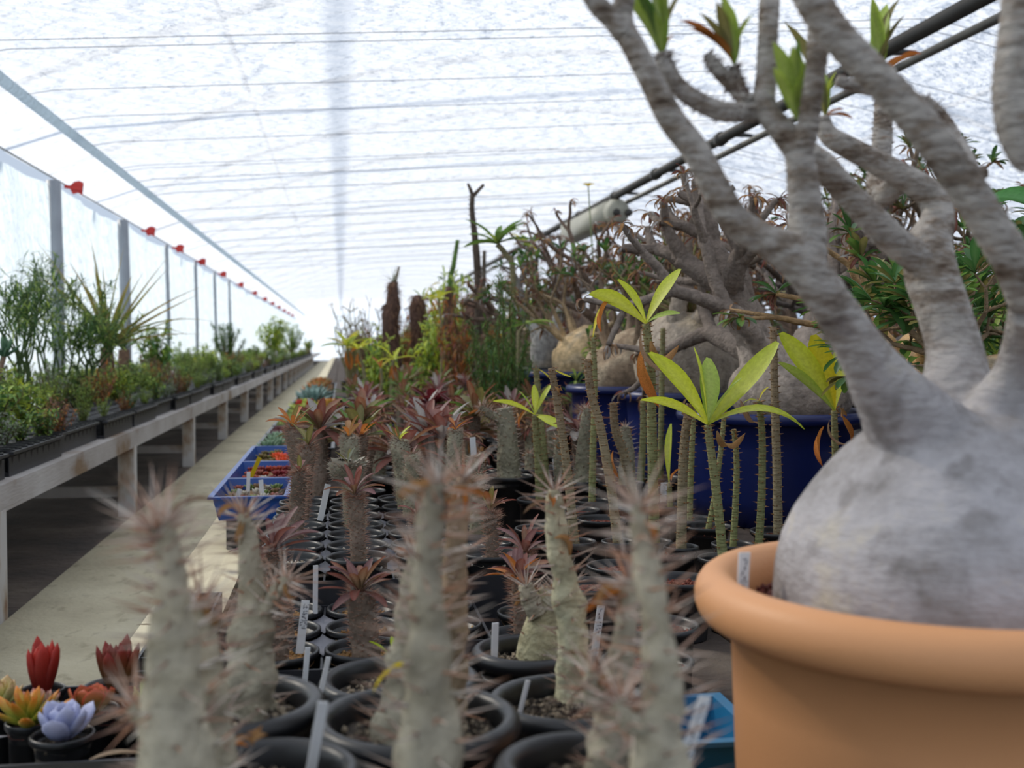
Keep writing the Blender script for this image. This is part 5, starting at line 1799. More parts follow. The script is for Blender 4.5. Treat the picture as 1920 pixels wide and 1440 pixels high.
def build_caudex_tree(lab, px, Y, potR, rimz, potmat, bulb, limbs, crown='dry', seed=1, colr=None, rough=0.06, limb_len=0.16, limb_r=0.026, depth=2, flat=0.15, pref=None, mat='bark', lipc=0.013):
    c = at(px, 645, Y)
    OWNER[0] = seed
    rr = random.Random(seed)
    zb = TZ + 0.002
    t = thing('caudex_tree', lab, 'potted tree', (c.x, Y, zb))
    Hh = rimz - zb
    part('tub', pot_mesh(potR, Hh, potmat, lipc, 0.82, 56, True), t)
    part('soil', soil_mesh(potR - lipc * 2.2, 'dark'), t, (0, 0, Hh - 0.03))
    br, bh, dx = bulb        # radius, height above soil, shift
    c0 = tuple(min(1, x * 1.25) for x in (colr or sr(140, 126, 112)))
    c1 = tuple(x * 0.8 for x in c0)
    sz = Hh - 0.03
    prof = [(br * 0.62, sz - 0.03)]
    for k in range(1, 13):
        a = -0.75 + (PI / 2 + 0.75) * k / 12
        prof.append((max(0.012, br * math.cos(a) ** 0.8 if math.cos(a) > 0 else 0.012), sz + bh * (0.42 + 0.58 * math.sin(a))))

    def spot(i, j):
        q = noise.noise(V((i * 0.35, math.cos(j / 4.5) * 1.3, math.sin(j / 4.5) * 1.3 + seed)))
        return mixc(c0, c1, 0.5 + 0.9 * q) if q > -0.15 else mixc(c0, sr(176, 160, 136), min(1, -q * 1.6))
    b = MB()
    b.lathe(prof, 28, c0, (dx, 0, 0), rough, 9, True, spot)
    part('caudex', b.mesh('caudex', mat), t)
    top = V((dx, 0, sz + bh * 0.92))
    tips = []
    for k in range(limbs):
        lb = MB()
        tp = []
        if pref and k < len(pref):
            az, el, lr, ll = pref[k]
        else:
            az, el, lr, ll = rr.uniform(0, 2 * PI), rr.uniform(0.35, 1.25), limb_r * rr.uniform(0.75, 1.1), limb_len * rr.uniform(0.8, 1.25)
        d = V((math.cos(az) * math.cos(el), math.sin(az) * math.cos(el), math.sin(el)))
        p = top + V((math.cos(az) * br * 0.45, math.sin(az) * br * 0.45, -bh * 0.10))
        # flared foot
        lb.tube([p - d * lr * 1.6, p - d * lr * 0.2, p + d * lr * 1.5], [lr * 1.7, lr * 1.35, lr], 10, c0)
        grow(lb, tp, p + d * lr * 0.9, d, lr, ll, depth, rr, c0, mixc(c1, sr(104, 90, 80), 0.5), flat, org=V(t.location))
        part('limb', lb.mesh('limb', 'branch_tex'), t)
        tips += tp
    lv = MB()
    gv = MB()
    for (p, d, r) in tips:
        if crown in ('dry', 'mixed'):
            curly(lv, p, d, rr, 9, 0.05, ['brown', 'redleaf', 'tan', 'brown', 'silver'])
        if crown == 'leafy' or (crown == 'mixed' and rr.random() < 0.5):
            for k in range(9):
                o = V((rr.uniform(-1, 1), rr.uniform(-1, 1), rr.uniform(-0.2, 1))).normalized()
                cc = LEAFC[rr.choice(['green', 'dgreen', 'dgreen', 'olive'])]
                gv.leaf(p, d * 0.8 + o, V((0, 0, 1)), rr.uniform(0.04, 0.07), 0.016, 0.5, 0.2, 'spat', cc[0], cc[1], cc[2], 5)
    if lv.v:
        part('dry_leaves', lv.mesh('dry_leaves', 'dry_leaf'), t, kind='stuff')
    if gv.v:
        part('leaves', gv.mesh('leaves', 'leaf'), t, kind='stuff')
    if crown == 'sticks':
        for k in range(34):
            sb = MB()
            for trial in range(14):
                az, el = rr.uniform(0, 2 * PI), rr.uniform(-0.05, 1.35)
                d = V((math.cos(az) * math.cos(el), math.sin(az) * math.cos(el), math.sin(el)))
                L = rr.uniform(0.14, 0.36) * (1 - 0.04 * trial)
                P = [top + d * 0.02]
                dd = d
                for q in range(5):
                    dd = (dd + V((0, 0, 0.12)) + V((rr.uniform(-1, 1), rr.uniform(-1, 1), rr.uniform(-1, 1))) * 0.15).normalized()
                    P.append(P[-1] + dd * L / 5)
                if all(is_free(x + V(t.location), 0.02, OWNER[0]) for x in dense_pts(P)):
                    break
            for x in dense_pts(P):
                claim(x + V(t.location), 0.012, OWNER[0])
            g0 = rr.choice([sr(120, 120, 74), sr(134, 116, 84), sr(108, 96, 70)])
            sb.tube(P, [0.0065 - 0.0008 * q for q in range(6)], 6, g0)
            for q in range(1, 6):
                for _ in range(5):
                    o = V((rr.uniform(-1, 1), rr.uniform(-1, 1), rr.uniform(-1, 1)))
                    sb.spike(P[q].lerp(P[q - 1], rr.random()), o, 0.018, 0.0012, sr(128, 86, 66), sr(100, 66, 50))
            part('stick', sb.mesh('stick', 'bark'), t)
            cb = MB()
            curly(cb, P[-1], dd, rr, 6, 0.04, ['brown', 'tan', 'redleaf'])
            curly(cb, P[-2], dd, rr, 5, 0.035, ['brown', 'tan', 'redleaf'])
            lv2 = cb if k == 0 else None
            if k == 0:
                allc = MB()
            b0 = len(allc.v)
            allc.v += cb.v
            allc.c += cb.c
            allc.f += [tuple(b0 + i for i in f) for f in cb.f]
        part('dry_leaves', allc.mesh('dry_leaves', 'dry_leaf'), t, kind='stuff')
    taken.append((c.x, Y, potR))
    return t


TREES = []


def caudex_tree(lab, px, Y, potR, rimz, potmat, bulb, *a, **k):
    """claims the room of the swollen base first; the limbs grow when all bases stand"""
    c = at(px, 645, Y)
    seed = k.get('seed', a[2] if len(a) > 2 else 1)
    for i in range(6):
        claim(V((c.x + bulb[2], Y, rimz - 0.03 + bulb[1] * i / 5)), bulb[0] * (1.0 if i < 4 else 0.7), seed)
    claim(V((c.x, Y, rimz - 0.08)), potR, seed)
    TREES.append(((lab, px, Y, potR, rimz, potmat, bulb) + a, k))


attr_mat('branch_tex', 0.8, 0.2, 0, 0.4, 45, 1.0, 0.006, 110)
NAVY, BLK, TAN = 'navy_plastic', 'black_plastic', sr(186, 160, 122)
caudex_tree('grey swollen caudex with rusty blotches in the biggest navy tub', 1452, 2.88, 0.262, 0.522, NAVY, (0.165, 0.185, 0.05), 6, 'dry', 4, sr(150, 138, 128), limb_len=0.2, limb_r=0.036, depth=3,
            pref=[(2.9, 1.2, 0.05, 0.20), (0.5, 1.2, 0.058, 0.20), (3.6, 0.8, 0.03, 0.22), (1.6, 0.9, 0.03, 0.2)])
caudex_tree('huge round grey caudex sprouting a fan of green-brown sticks', 1285, 3.55, 0.215, 0.545, NAVY, (0.185, 0.30, 0.02), 2, 'sticks', 5, sr(150, 138, 124), limb_len=0.2, limb_r=0.03, depth=2)
caudex_tree('lumpy brown caudex with leafy green shoots in a navy tub', 1160, 4.1, 0.2, 0.545, NAVY, (0.15, 0.2, 0.03), 7, 'leafy', 6, sr(146, 126, 104), rough=0.14, depth=2, limb_r=0.014, limb_len=0.14)
caudex_tree('tan rough-barked globe caudex with thorny twigs in a navy tub', 1062, 4.95, 0.235, 0.578, NAVY, (0.115, 0.20, 0.05), 7, 'mixed', 7, TAN, rough=0.12, depth=2, limb_r=0.012, limb_len=0.17)
caudex_tree('smooth grey bottle-shaped caudex forking in two', 1022, 5.5, 0.17, 0.585, BLK, (0.075, 0.24, 0.0), 2, 'leafy', 8, sr(158, 154, 150), rough=0.02, depth=3, limb_r=0.036, limb_len=0.16, pref=[(2.6, 1.0, 0.036, 0.16), (0.4, 1.05, 0.034, 0.16)])
caudex_tree('brown barrel caudex beside the needle bush', 985, 6.0, 0.2, 0.56, BLK, (0.13, 0.26, 0.0), 6, 'dry', 9, sr(132, 110, 96), depth=2, limb_r=0.026, limb_len=0.13)
caudex_tree('golden tan rough caudex glimpsed behind the great tree', 1722, 2.35, 0.21, 0.50, BLK, (0.10, 0.22, 0.0), 5, 'mixed', 10, sr(206, 166, 112), rough=0.16, depth=2, limb_r=0.016, limb_len=0.17)
caudex_tree('brownish caudex bearing glossy green leaves at the edge of the rows', 1885, 1.75, 0.17, 0.50, BLK, (0.115, 0.19, 0.0), 9, 'leafy', 11, sr(168, 140, 104), rough=0.12, depth=3, limb_r=0.010, limb_len=0.08)
caudex_tree('many-armed grey caudex tree with bare curling twigs', 1630, 3.6, 0.21, 0.53, BLK, (0.14, 0.2, 0.0), 7, 'dry', 12, sr(140, 132, 126), depth=3, limb_r=0.03, limb_len=0.24)
caudex_tree('thick-limbed brown caudex tree with rusty leaf tufts', 1400, 4.7, 0.22, 0.55, BLK, (0.15, 0.24, 0.0), 8, 'dry', 13, sr(134, 116, 100), depth=3, limb_r=0.034, limb_len=0.21)
caudex_tree('low sprawling caudex tree with thick brown arms and reddish tips', 1190, 5.2, 0.22, 0.56, BLK, (0.16, 0.22, 0.0), 9, 'dry', 14, sr(138, 116, 100), depth=3, limb_r=0.036, limb_len=0.215, flat=0.1)
caudex_tree('sprawling caudex tree with dry leaf rags near the ridge box', 1120, 6.2, 0.22, 0.56, BLK, (0.16, 0.22, 0.0), 9, 'dry', 15, sr(130, 112, 98), depth=3, limb_r=0.038, limb_len=0.255, flat=0.08)
caudex_tree('grey caudex tree with tangled twigs and few green leaves', 1330, 6.0, 0.22, 0.56, BLK, (0.16, 0.24, 0.0), 9, 'mixed', 16, sr(140, 124, 110), depth=3, limb_r=0.034, limb_len=0.25, flat=0.08)
caudex_tree('tall open caudex tree with spiny twigs and yellow shoots', 1800, 3.2, 0.2, 0.53, BLK, (0.13, 0.24, 0.0), 8, 'mixed', 17, sr(146, 126, 104), depth=3, limb_r=0.024, limb_len=0.22, flat=-0.05)
caudex_tree('dark-twigged caudex tree far back among the tubs', 1510, 6.4, 0.24, 0.55, BLK, (0.16, 0.25, 0.0), 9, 'dry', 18, sr(128, 110, 96), depth=3, limb_r=0.036, limb_len=0.26, flat=0.08)
caudex_tree('leafy-tipped caudex tree at the end of the tub rows', 1660, 5.4, 0.22, 0.55, BLK, (0.15, 0.24, 0.0), 8, 'mixed', 19, sr(136, 122, 110), depth=3, limb_r=0.032, limb_len=0.30, flat=-0.05)
caudex_tree('shaggy caudex bush with green and yellow leaves by the film', 1905, 2.6, 0.19, 0.52, BLK, (0.12, 0.2, 0.0), 10, 'leafy', 20, sr(150, 130, 104), depth=3, limb_r=0.012, limb_len=0.15, flat=0.0)
for (x_, y_) in ((962, 520), (957, 500), (950, 480), (940, 468)):
    claim(at(x_, y_, 5.4), 0.04, -1)
claim(at(932, 450, 5.4), 0.19, -1)      # the whorl of leaves that stands there
for a_, k_ in TREES:
    build_caudex_tree(*a_, **k_)
# large curved green leaf at the edge of the picture
gl = leaf_mesh('wide_green', 0.36, 1.5, 0.12, 'lance', sr(72, 128, 66), sr(90, 150, 84), sr(110, 164, 110), 12)


# ------------------------------------------------------------------ black tubs between thorny stems and the mid rows
def tub_plant(lab, px, py, R, stems, zr=0.36, dry=True):
    p = gp(px, py, zr)
    t = thing('stump_plant', lab, 'potted plant', (p.x, p.y, TZ + 0.001))
    o = V(t.location)
    hs = add_pot(t, R, zr - TZ, soil='dark', grit=160, gsize=0.004, drop=0.02, lip=0.006)
    rr = random.Random(int(px))
    for pts, sc_ in stems:
        stem_on(t, o, pts, p.y, rr, GREYB, L=0.022, rows=500, dry=5 if dry else 1, z_end=hs - 0.01, tuber=0.08)
    taken.append((p.x, p.y, R))
    return t


tub_plant('pale grey-green stump with crown of withered curls in a wide black pot', 955, 892, 0.085, [([(955, 900, 46), (953, 850, 42), (950, 800, 36), (946, 765, 28)], 1), ([(940, 800, 18), (915, 775, 16), (900, 762, 10)], 1)])
tub_plant('short swollen tan stump in a wide black pot', 1000, 876, 0.08, [([(995, 915, 30), (995, 880, 24), (992, 850, 14)], 1)])
tub_plant('twin grey stumps with long white thorns between the thorny stems', 1085, 900, 0.085, [([(1090, 910, 34), (1094, 850, 28), (1098, 790, 20), (1100, 765, 12)], 1), ([(1050, 905, 22), (1048, 860, 20), (1046, 820, 12)], 1)])
tub_plant('stump with a mop of curled brown leaves beside the tallest thorny stem', 1165, 905, 0.085, [([(1175, 910, 36), (1176, 850, 28), (1172, 800, 18)], 1)])


# ------------------------------------------------------------------ shrubs and oddities
def shrub_meshes(kind, v, dense=1.0):
    """unit plant: about 1 high, 0.8 wide -> (stem mesh, foliage mesh)"""
    def f():
        rr = random.Random(kind + str(v))
        s, l = MB(), MB()
        cs = rr.choice([sr(110, 96, 70), sr(96, 80, 62), sr(120, 112, 72)])
        pal = {'broad': ['green', 'bgreen', 'dgreen'], 'light': ['bgreen', 'ygreen', 'bgreen', 'green'], 'needle': ['dgreen', 'green'], 'twig': ['brown', 'olive'], 'grey': ['grey', 'green', 'grey'],
               'fern': ['green', 'bgreen'], 'dry': ['brown', 'tan', 'redleaf', 'orange'], 'yellow': ['yellow', 'ygreen', 'bgreen', 'orange'], 'red': ['redleaf', 'olive', 'purple']}[kind]
        ns = {'broad': 11, 'light': 11, 'needle': 14, 'twig': 12, 'grey': 10, 'fern': 14, 'dry': 12, 'yellow': 7, 'red': 9}[kind]
        for k in range(ns):
            a = k * GA
            rad = 0.42 * math.sqrt((k + 0.5) / ns) * rr.uniform(0.7, 1.2)
            Hh = rr.uniform(0.55, 1.0) * (1 - 0.4 * (rad / 0.5) ** 2)
            P = [V((0.03 * math.cos(a), 0.03 * math.sin(a), -0.03))]
            for i in range(1, 6):
                t = i / 5
                P.append(V((rad * math.cos(a) * t ** 0.8 + rr.uniform(-.03, .03), rad * math.sin(a) * t ** 0.8 + rr.uniform(-.03, .03), Hh * t)))
            s.tube(P, [0.016 * (1 - 0.13 * i) for i in range(6)], 5, cs)
            if kind == 'twig':
                for i in range(2, 6):
                    for _ in range(2):
                        d = V((rr.uniform(-1, 1), rr.uniform(-1, 1), rr.uniform(0.2, 1.2))).normalized()
                        q = P[i] + d * rr.uniform(0.1, 0.2)
                        s.tube([P[i], P[i].lerp(q, 0.5) + V((0, 0, 0.01)), q], [0.008, 0.006, 0.004], 4, cs)
                        if rr.random() < 0.5:
                            curly(l, q, d, rr, 3, 0.07, pal)
                continue
            per = {'broad': 6, 'light': 6, 'needle': 26, 'grey': 7, 'fern': 12, 'dry': 9, 'yellow': 7, 'red': 8}[kind]
            L = {'broad': 0.15, 'light': 0.16, 'needle': 0.10, 'grey': 0.12, 'fern': 0.10, 'dry': 0.12, 'yellow': 0.22, 'red': 0.15}[kind]
            W = {'broad': 0.055, 'light': 0.05, 'needle': 0.011, 'grey': 0.045, 'fern': 0.022, 'dry': 0.025, 'yellow': 0.05, 'red': 0.04}[kind]
            per = int(per * dense)
            for i in range(1 if dense == 1 else 2, 6):
                if kind == 'yellow' and i < 4:
                    continue
                for q in range(per):
                    p = P[i].lerp(P[i - 1], rr.random() * 0.8)
                    d = V((rr.uniform(-1, 1), rr.uniform(-1, 1), rr.uniform(-0.2, 1.0))).normalized()
                    c, c2, cm = LEAFC[rr.choice(pal)]
                    dk = rr.uniform(0.8, 1.15)
                    l.leaf(p, d, V((0, 0, 1)), L * rr.uniform(0.6, 1.2), W * rr.uniform(0.8, 1.2), rr.uniform(0.2, 1.2 if kind != 'dry' else 3), 0.2, 'spat' if kind in ('broad', 'light') else 'lance', tuple(x * dk for x in c), c2, cm, 3 if kind in ('needle', 'fern') else 4)
        if not l.v:
            l.spike(V((0, 0, 1)), V((0, 0, 1)), 0.01, 0.001, cs)
        return s.mesh('stems', 'bark'), l.mesh('foliage', 'leaf' if kind not in ('dry', 'twig') else 'dry_leaf')
    return cached(('shrub', kind, v, dense), f)


def shrub(lab, p, Hh, kind, v=0, wide=1.0, group=None, name='leafy_shrub', pot=None, cat='shrub', dense=1.0):
    t = thing(name, lab, cat, p, R_.uniform(0, 6), group)
    z = 0.0
    if pot:
        z = add_pot(t, pot[0], pot[1], soil='dark', drop=0.012, lip=0.005)
    s, l = shrub_meshes(kind, v, dense)
    part('stems', s, t, (0, 0, z), None, (Hh * wide, Hh * wide, Hh))
    part('foliage', l, t, (0, 0, z), None, (Hh * wide, Hh * wide, Hh), kind='stuff')
    return t


def fuzzy_trunk(lab, px0, py0, py1, Y, wpx, heads=1, seed=1, crown=True):
    b = at(px0, 645, Y)
    zb = TZ + 0.002
    t = thing('fuzzy_trunk_palm', lab, 'potted tree', (b.x, Y, zb))
    hs = add_pot(t, wpx * Y / FPX * 0.8, 0.2, soil='dark', drop=0.02, lip=0.008)
    rr = random.Random(seed)
    H_ = at(px0, py1, Y).z - zb
    r = wpx * Y / FPX / 2
    DB = [sr(104, 80, 70), sr(136, 104, 86), sr(84, 66, 60), sr(170, 132, 104)]
    for h in range(heads):
        off = V((rr.uniform(-1, 1) * r * 1.4, rr.uniform(-0.5, .5) * r, 0)) if h else V((0, 0, 0))
        Hh = H_ * (1 - 0.17 * h)
        m = MB()
        P = [V((off.x * t_ ** 0.6 * 1.0, off.y, hs - 0.02 + (Hh - hs) * t_)) for t_ in [i / 8 for i in range(9)]]
        m.tube(P, [r * (1.0 + 0.25 * math.sin(i * 1.1 + h) * 0.5) * (1 if i < 8 else 0.5) for i in range(9)], 14, DB[0], (True, True), 0.5, 14)
        s = part('trunk', m.mesh('trunk', 'bark'), t)
        f = MB()
        for k in range(900):
            q = rr.random()
            i = min(7, int(q * 8))
            p = P[i].lerp(P[i + 1], q * 8 - i)
            a = rr.uniform(0, 2 * PI)
            o = V((math.cos(a), math.sin(a), rr.uniform(-0.9, 0.6)))
            f.leaf(p + V((o.x, o.y, 0)) * r * 0.85, o, V((0, 0, 1)), r * rr.uniform(0.7, 1.9), r * 0.16, rr.uniform(0, 2.2), 0.2, 'tri', rr.choice(DB), rr.choice(DB), None, 2)
        part('bark_fibres', f.mesh('bark_fibres', 'dry_leaf'), s, kind='stuff')
        if crown and h == 0:
            g = MB()
            for k in range(22):
                a = k * GA
                el = rr.uniform(0.2, 1.4)
                d = V((math.cos(a) * math.cos(el), math.sin(a) * math.cos(el), math.sin(el)))
                g.leaf(P[-1], d, V((0, 0, 1)), r * rr.uniform(2.2, 3.6), r * 0.14, 0.3, 0.2, 'tri', sr(120, 130, 96), sr(150, 150, 110), None, 4)
            part('blades', g.mesh('blades', 'leaf'), t, kind='stuff')
    taken.append((b.x, Y, r * 2))
    return t


fuzzy_trunk('shaggy dark brown palm-like trunk tipped with stiff grey blades', 738, 700, 523, 8.0, 24, 2, 1)
fuzzy_trunk('thick shaggy brown double trunk beside the grey-bladed one', 784, 700, 548, 8.1, 26, 3, 2, False)
fuzzy_trunk('slim shaggy trunk with blunt dark top', 842, 690, 532, 7.6, 17, 1, 3, False)
fuzzy_trunk('stout shaggy brown trunk under orange foliage', 893, 690, 560, 7.2, 40, 2, 4, False)
fuzzy_trunk('dark shaggy stump near the needle bush', 910, 700, 620, 6.2, 22, 1, 5, False)


def bare_pole(lab, pts, Y, col0, fork=None, spines=120):
    b = at(pts[0][0], 645, Y)
    zb = TZ + 0.002
    t = thing('thorny_pole', lab, 'potted plant', (b.x, Y, zb))
    o = V(t.location)
    hs = add_pot(t, 0.1, 0.15, soil='dark', drop=0.02, lip=0.006)
    P = [(0, 0, hs - 0.01, pts[0][2] * Y / FPX / 2)]
    for x, y, wp in pts:
        p = at(x, y, Y) - o
        P.append((p.x, p.y, p.z, wp * Y / FPX / 2))
    rr = random.Random(int(pts[0][0]))
    a, s = spiny_meshes(P, rr, (col0, col0), [sr(90, 74, 60), sr(120, 100, 80)], 0.022, 0.0022, 60, 2, 0.05, 0.1, 8, 20, 0)
    st = part('stem', a, t)
    part('thorns', s, st, kind='stuff')
    for f in (fork or []):
        m = MB()
        Q = [at(x, y, Y) - o for x, y, w_ in f]
        m.tube(Q, [w_ * Y / FPX / 2 for x, y, w_ in f], 7, col0, (True, True))
        part('fork', m.mesh('fork', 'bark'), t)
    taken.append((b.x, Y, 0.1))
    return t, o


bare_pole('tall leafless thorny pole forking in two at its tip', [(897, 560, 15), (895, 500, 14), (890, 440, 12), (885, 395, 10), (886, 365, 9)], 6.6, sr(96, 84, 74), [[(886, 368, 8), (882, 355, 7), (877, 344, 5)], [(886, 368, 8), (896, 358, 7), (907, 346, 6)]])
bare_pole('green cactus column rising over the yellow-leaved shrubs', [(843, 540, 9), (850, 500, 9), (858, 450, 7)], 8.2, sr(96, 124, 66))
bare_pole('leaning brown pole with a bare tip', [(722, 640, 6), (735, 560, 6), (748, 500, 4)], 9.0, sr(120, 104, 84))
bare_pole('grey pole stem among the dry shrubs', [(905, 560, 10), (907, 520, 9), (908, 470, 6)], 7.8, sr(110, 100, 90))


def whorl_tree(lab, pts, Y, n, L, W, pal, potR=0.09, droop=0.15, dry=0, seed=1, ring=1.2):
    b = at(pts[0][0], 645, Y)
    zb = TZ + 0.002
    t = thing('whorled_plant', lab, 'potted plant', (b.x, Y, zb))
    o = V(t.location)
    hs = add_pot(t, potR, 0.13, soil='red', drop=0.02, lip=0.006)
    rr = random.Random(seed)
    P = [(0, 0, hs - 0.01, pts[0][2] * Y / FPX / 2)]
    for x, y, wp in pts:
        p = at(x, y, Y) - o
        P.append((p.x, p.y, p.z, wp * Y / FPX / 2))
    m = MB()
    S = spline(P, 5)
    m.tube([V(s[:3]) for s in S], [s[3] for s in S], 8, sr(140, 132, 100), (True, True), 0.1, 30)
    part('stem', m.mesh('stem', 'ringed_bark'), t)
    tip = V(P[-1][:3])
    for k in range(n):
        put_leaf(t, STRAPS[rr.choice(pal)][1], tip, k * GA, rr.uniform(droop, ring), L * rr.uniform(0.75, 1.15), rr.uniform(-0.4, 0.4), 'leaf', W)
    for k in range(dry):
        put_leaf(t, DRY[2], tip - V((0, 0, 0.02)), k * 2.1, rr.uniform(-1.4, -0.9), L * 0.8, rr.uniform(-1, 1), 'dry_leaf', 0.9)
    taken.append((b.x, Y, potR))
    return t


whorl_tree('thin stem crowned by drooping yellow-green leaves with orange dead ones below', [(652, 740, 6), (652, 690, 6), (651, 650, 6)], 7.2, 13, 0.17, 0.8, ['ygreen', 'yellow', 'bgreen'], potR=0.06, dry=4, seed=2)
whorl_tree('twin pale stem with small yellow leaf whorl beside the drooping one', [(688, 745, 6), (683, 700, 6), (672, 655, 5)], 6.8, 8, 0.12, 0.8, ['yellow', 'ygreen', 'orange'], dry=3, seed=3)
whorl_tree('pale stem with a few long yellow and orange leaves', [(733, 745, 7), (736, 700, 6), (738, 675, 6)], 6.0, 5, 0.13, 0.8, ['ygreen', 'orange', 'yellow'], dry=4, seed=4)
whorl_tree('slim pale stem holding one orange leaf among the rows', [(712, 745, 6), (716, 715, 6), (714, 690, 5)], 6.4, 3, 0.1, 0.8, ['orange', 'yellow'], dry=2, seed=5)
whorl_tree('stem with a whorl of broad green leaves above the needle bush', [(962, 520, 11), (950, 480, 11), (932, 458, 10)], 5.4, 15, 0.19, 1.0, ['green', 'bgreen', 'green'], seed=6)
whorl_tree('small stem with yellow and green leaves beside the sprawling caudex', [(1000, 520, 8), (995, 480, 8), (990, 462, 7)], 6.9, 10, 0.16, 0.8, ['bgreen', 'orange', 'green', 'yellow'], seed=7)
whorl_tree('low stem with broad green leaves before the bottle-shaped caudex', [(972, 640, 6), (976, 620, 6), (984, 608, 6)], 4.75, 6, 0.13, 1.0, ['green', 'bgreen'], seed=8, droop=-0.1, ring=0.9)
whorl_tree('leaning stem with big yellow leaf hanging in the rows', [(828, 680, 5), (828, 620, 5), (822, 560, 5)], 7.0, 5, 0.13, 1.5, ['yellow', 'ygreen'], seed=9)

GB = 'potted shrubs toward the far end'
shr = random.Random(31)


def place_sh(px, Y, py_top, kind, lab, wide=0.8, v=0, name='leafy_shrub', group=None, x=None):
    b = at(px, 645, Y)
    zt_ = at(px, py_top, Y).z
    zb = TZ + 0.002
    Hh = zt_ - zb - 0.1
    o = shrub(lab, (b.x, Y, zb), Hh, kind, v, wide, group, name, pot=(0.09, 0.11), dense=1.8)
    KEEP.add(o.name)
    return o


place_sh(935, 4.55, 505, 'needle', 'dense dark green needle-leaved bush beside the bottle-shaped caudex', 0.55, 0)
place_sh(955, 5.05, 535, 'needle', 'second needle-leaved bush close to the bottle-shaped caudex', 0.42, 1)
place_sh(668, 9.0, 565, 'twig', 'bare twiggy shrub against the bright end film', 0.6, 0)
place_sh(692, 8.4, 572, 'twig', 'taller bare twiggy shrub next to the shaggy trunks', 0.55, 1)
place_sh(655, 11, 590, 'twig', 'small twiggy shrub at the end of the near table', 0.6, 2)
place_sh(708, 7.0, 615, 'light', 'yellow-green leafy shrub before the shaggy trunks', 0.7, 0)
place_sh(725, 8.8, 600, 'light', 'pale green shrub half hidden by the drooping yellow leaves', 0.7, 1)
place_sh(806, 7.35, 548, 'light', 'yellowish shrub behind the shaggy double trunk', 0.5, 2)
place_sh(818, 8.75, 520, 'yellow', 'shrub with bright yellow leaves between shaggy trunks', 0.5, 0)
place_sh(862, 8.0, 488, 'light', 'pale green leafy shrub under the cactus column', 0.4, 0)
place_sh(862, 6.85, 535, 'dry', 'orange-brown dry shrub between the shaggy trunks', 0.6, 0)
place_sh(900, 8.9, 520, 'dry', 'rusty dry shrub below the forked pole', 0.6, 1)
place_sh(925, 8.4, 500, 'twig', 'brown twig shrub behind the forked pole', 0.6, 3)
place_sh(760, 9.8, 560, 'dry', 'dry tan shrub at the back of the shaggy trunks', 0.6, 2)
place_sh(1015, 7.6, 478, 'broad', 'green shrub among the sprawling twigs', 0.5, 1)
place_sh(845, 9.6, 480, 'light', 'thin maple-leaved shrub over the back rows', 0.4, 3)
place_sh(1850, 2.15, 470, 'broad', 'dense green shrub beyond the front diagonal limb', 0.42, 2)
place_sh(1920, 2.2, 380, 'broad', 'green leafy bush at the edge beyond the caudex tree', 0.38, 3)
place_sh(1845, 3.6, 330, 'dry', 'spiny shrub with curled dry leaves near the film', 0.45, 2)
place_sh(1760, 4.2, 380, 'twig', 'olive twiggy shrub seen between the big limbs', 0.5, 1)
place_sh(1690, 4.6, 470, 'dry', 'dry curled shrub behind the golden tan caudex', 0.6, 0)
place_sh(1560, 5.0, 470, 'dry', 'rusty shrub behind the biggest navy tub', 0.6, 1)
place_sh(1130, 4.55, 560, 'broad', 'leafy green shrub over the tan globe caudex', 0.48, 0)
place_sh(1195, 4.5, 545, 'broad', 'green willow-leaved shrub behind the tallest thorny stem', 0.42, 1)
place_sh(1440, 5.6, 520, 'grey', 'grey-green shrub between navy tub and twigs', 0.6, 0)
place_sh(1250, 7.5, 455, 'dry', 'brown dry shrub far behind the fan of sticks', 0.7, 2)
place_sh(1075, 8.3, 470, 'dry', 'dry rag-leaved shrub under the ridge box', 0.7, 0)
# wide green leaf entering from the edge
tg = thing('broad_leaf_plant', 'broad-leaved green plant with one big arching leaf', 'potted plant', (at(1990, 645, 1.40).x, 1.40, TZ + 0.001))
hs = add_pot(tg, 0.07, 0.12, soil='dark', drop=0.015)
m = MB()
tt = at(1965, 400, 1.40) - V(tg.location)
m.tube([(0, 0, hs - 0.01), (0.0, 0, tt.z * 0.5), tt], [0.012, 0.010, 0.007], 8, sr(110, 120, 80))
part('stem', m.mesh('stem', 'bark'), tg)
for az, el, L in ((PI - 0.1, 0.75, 0.135), (0.5, 0.6, 0.12), (1.9, 0.9, 0.11), (4.2, 0.3, 0.1)):
    put_leaf(tg, gl, tt, az, el, L, 0.3)

# low dry filler plants between mid rows and the far shrubs
fl = random.Random(63)
FLK = [('dry', 'low clump of brown curled leaves in a small pot', 'low brown clumps in the rows'), ('red', 'low clump of reddish leaves in a small pot', 'low reddish clumps in the rows'), ('twig', 'low bare twiggy clump in a small pot', 'low twiggy clumps in the rows'),
       ('grey', 'low grey-green clump in a small pot', 'low grey-green clumps in the rows'), ('broad', 'low green clump in a small pot', 'low green clumps in the rows')]
cnt = 0
Y = 3.3
while Y < 15 and cnt < 190:
    x0_, x1_ = (0.55 + (Y - 2.4) * 0.16 if Y < 7 else 0.42), min(0.42 + Y * 0.30, 3.6)
    x = x0_ + fl.uniform(0, 0.1)
    while x < x1_:
        if far_enough(x, Y, 0.08):
            k = fl.choice([0, 0, 0, 1, 1, 2, 2, 3, 4])
            kind, lab, grp = FLK[k]
            shrub(lab, (x, Y + fl.uniform(-0.05, 0.05), TZ + 0.002), fl.uniform(0.16, 0.28) * (1 + 0.03 * Y), kind, fl.randrange(3), fl.uniform(0.8, 1.1), grp, 'low_clump', pot=(0.06, 0.1), cat='potted plant')
            taken.append((x, Y, 0.07))
            cnt += 1
        x += fl.uniform(0.19, 0.27) * (1 + 0.05 * Y)
    Y += 0.2 + 0.03 * Y
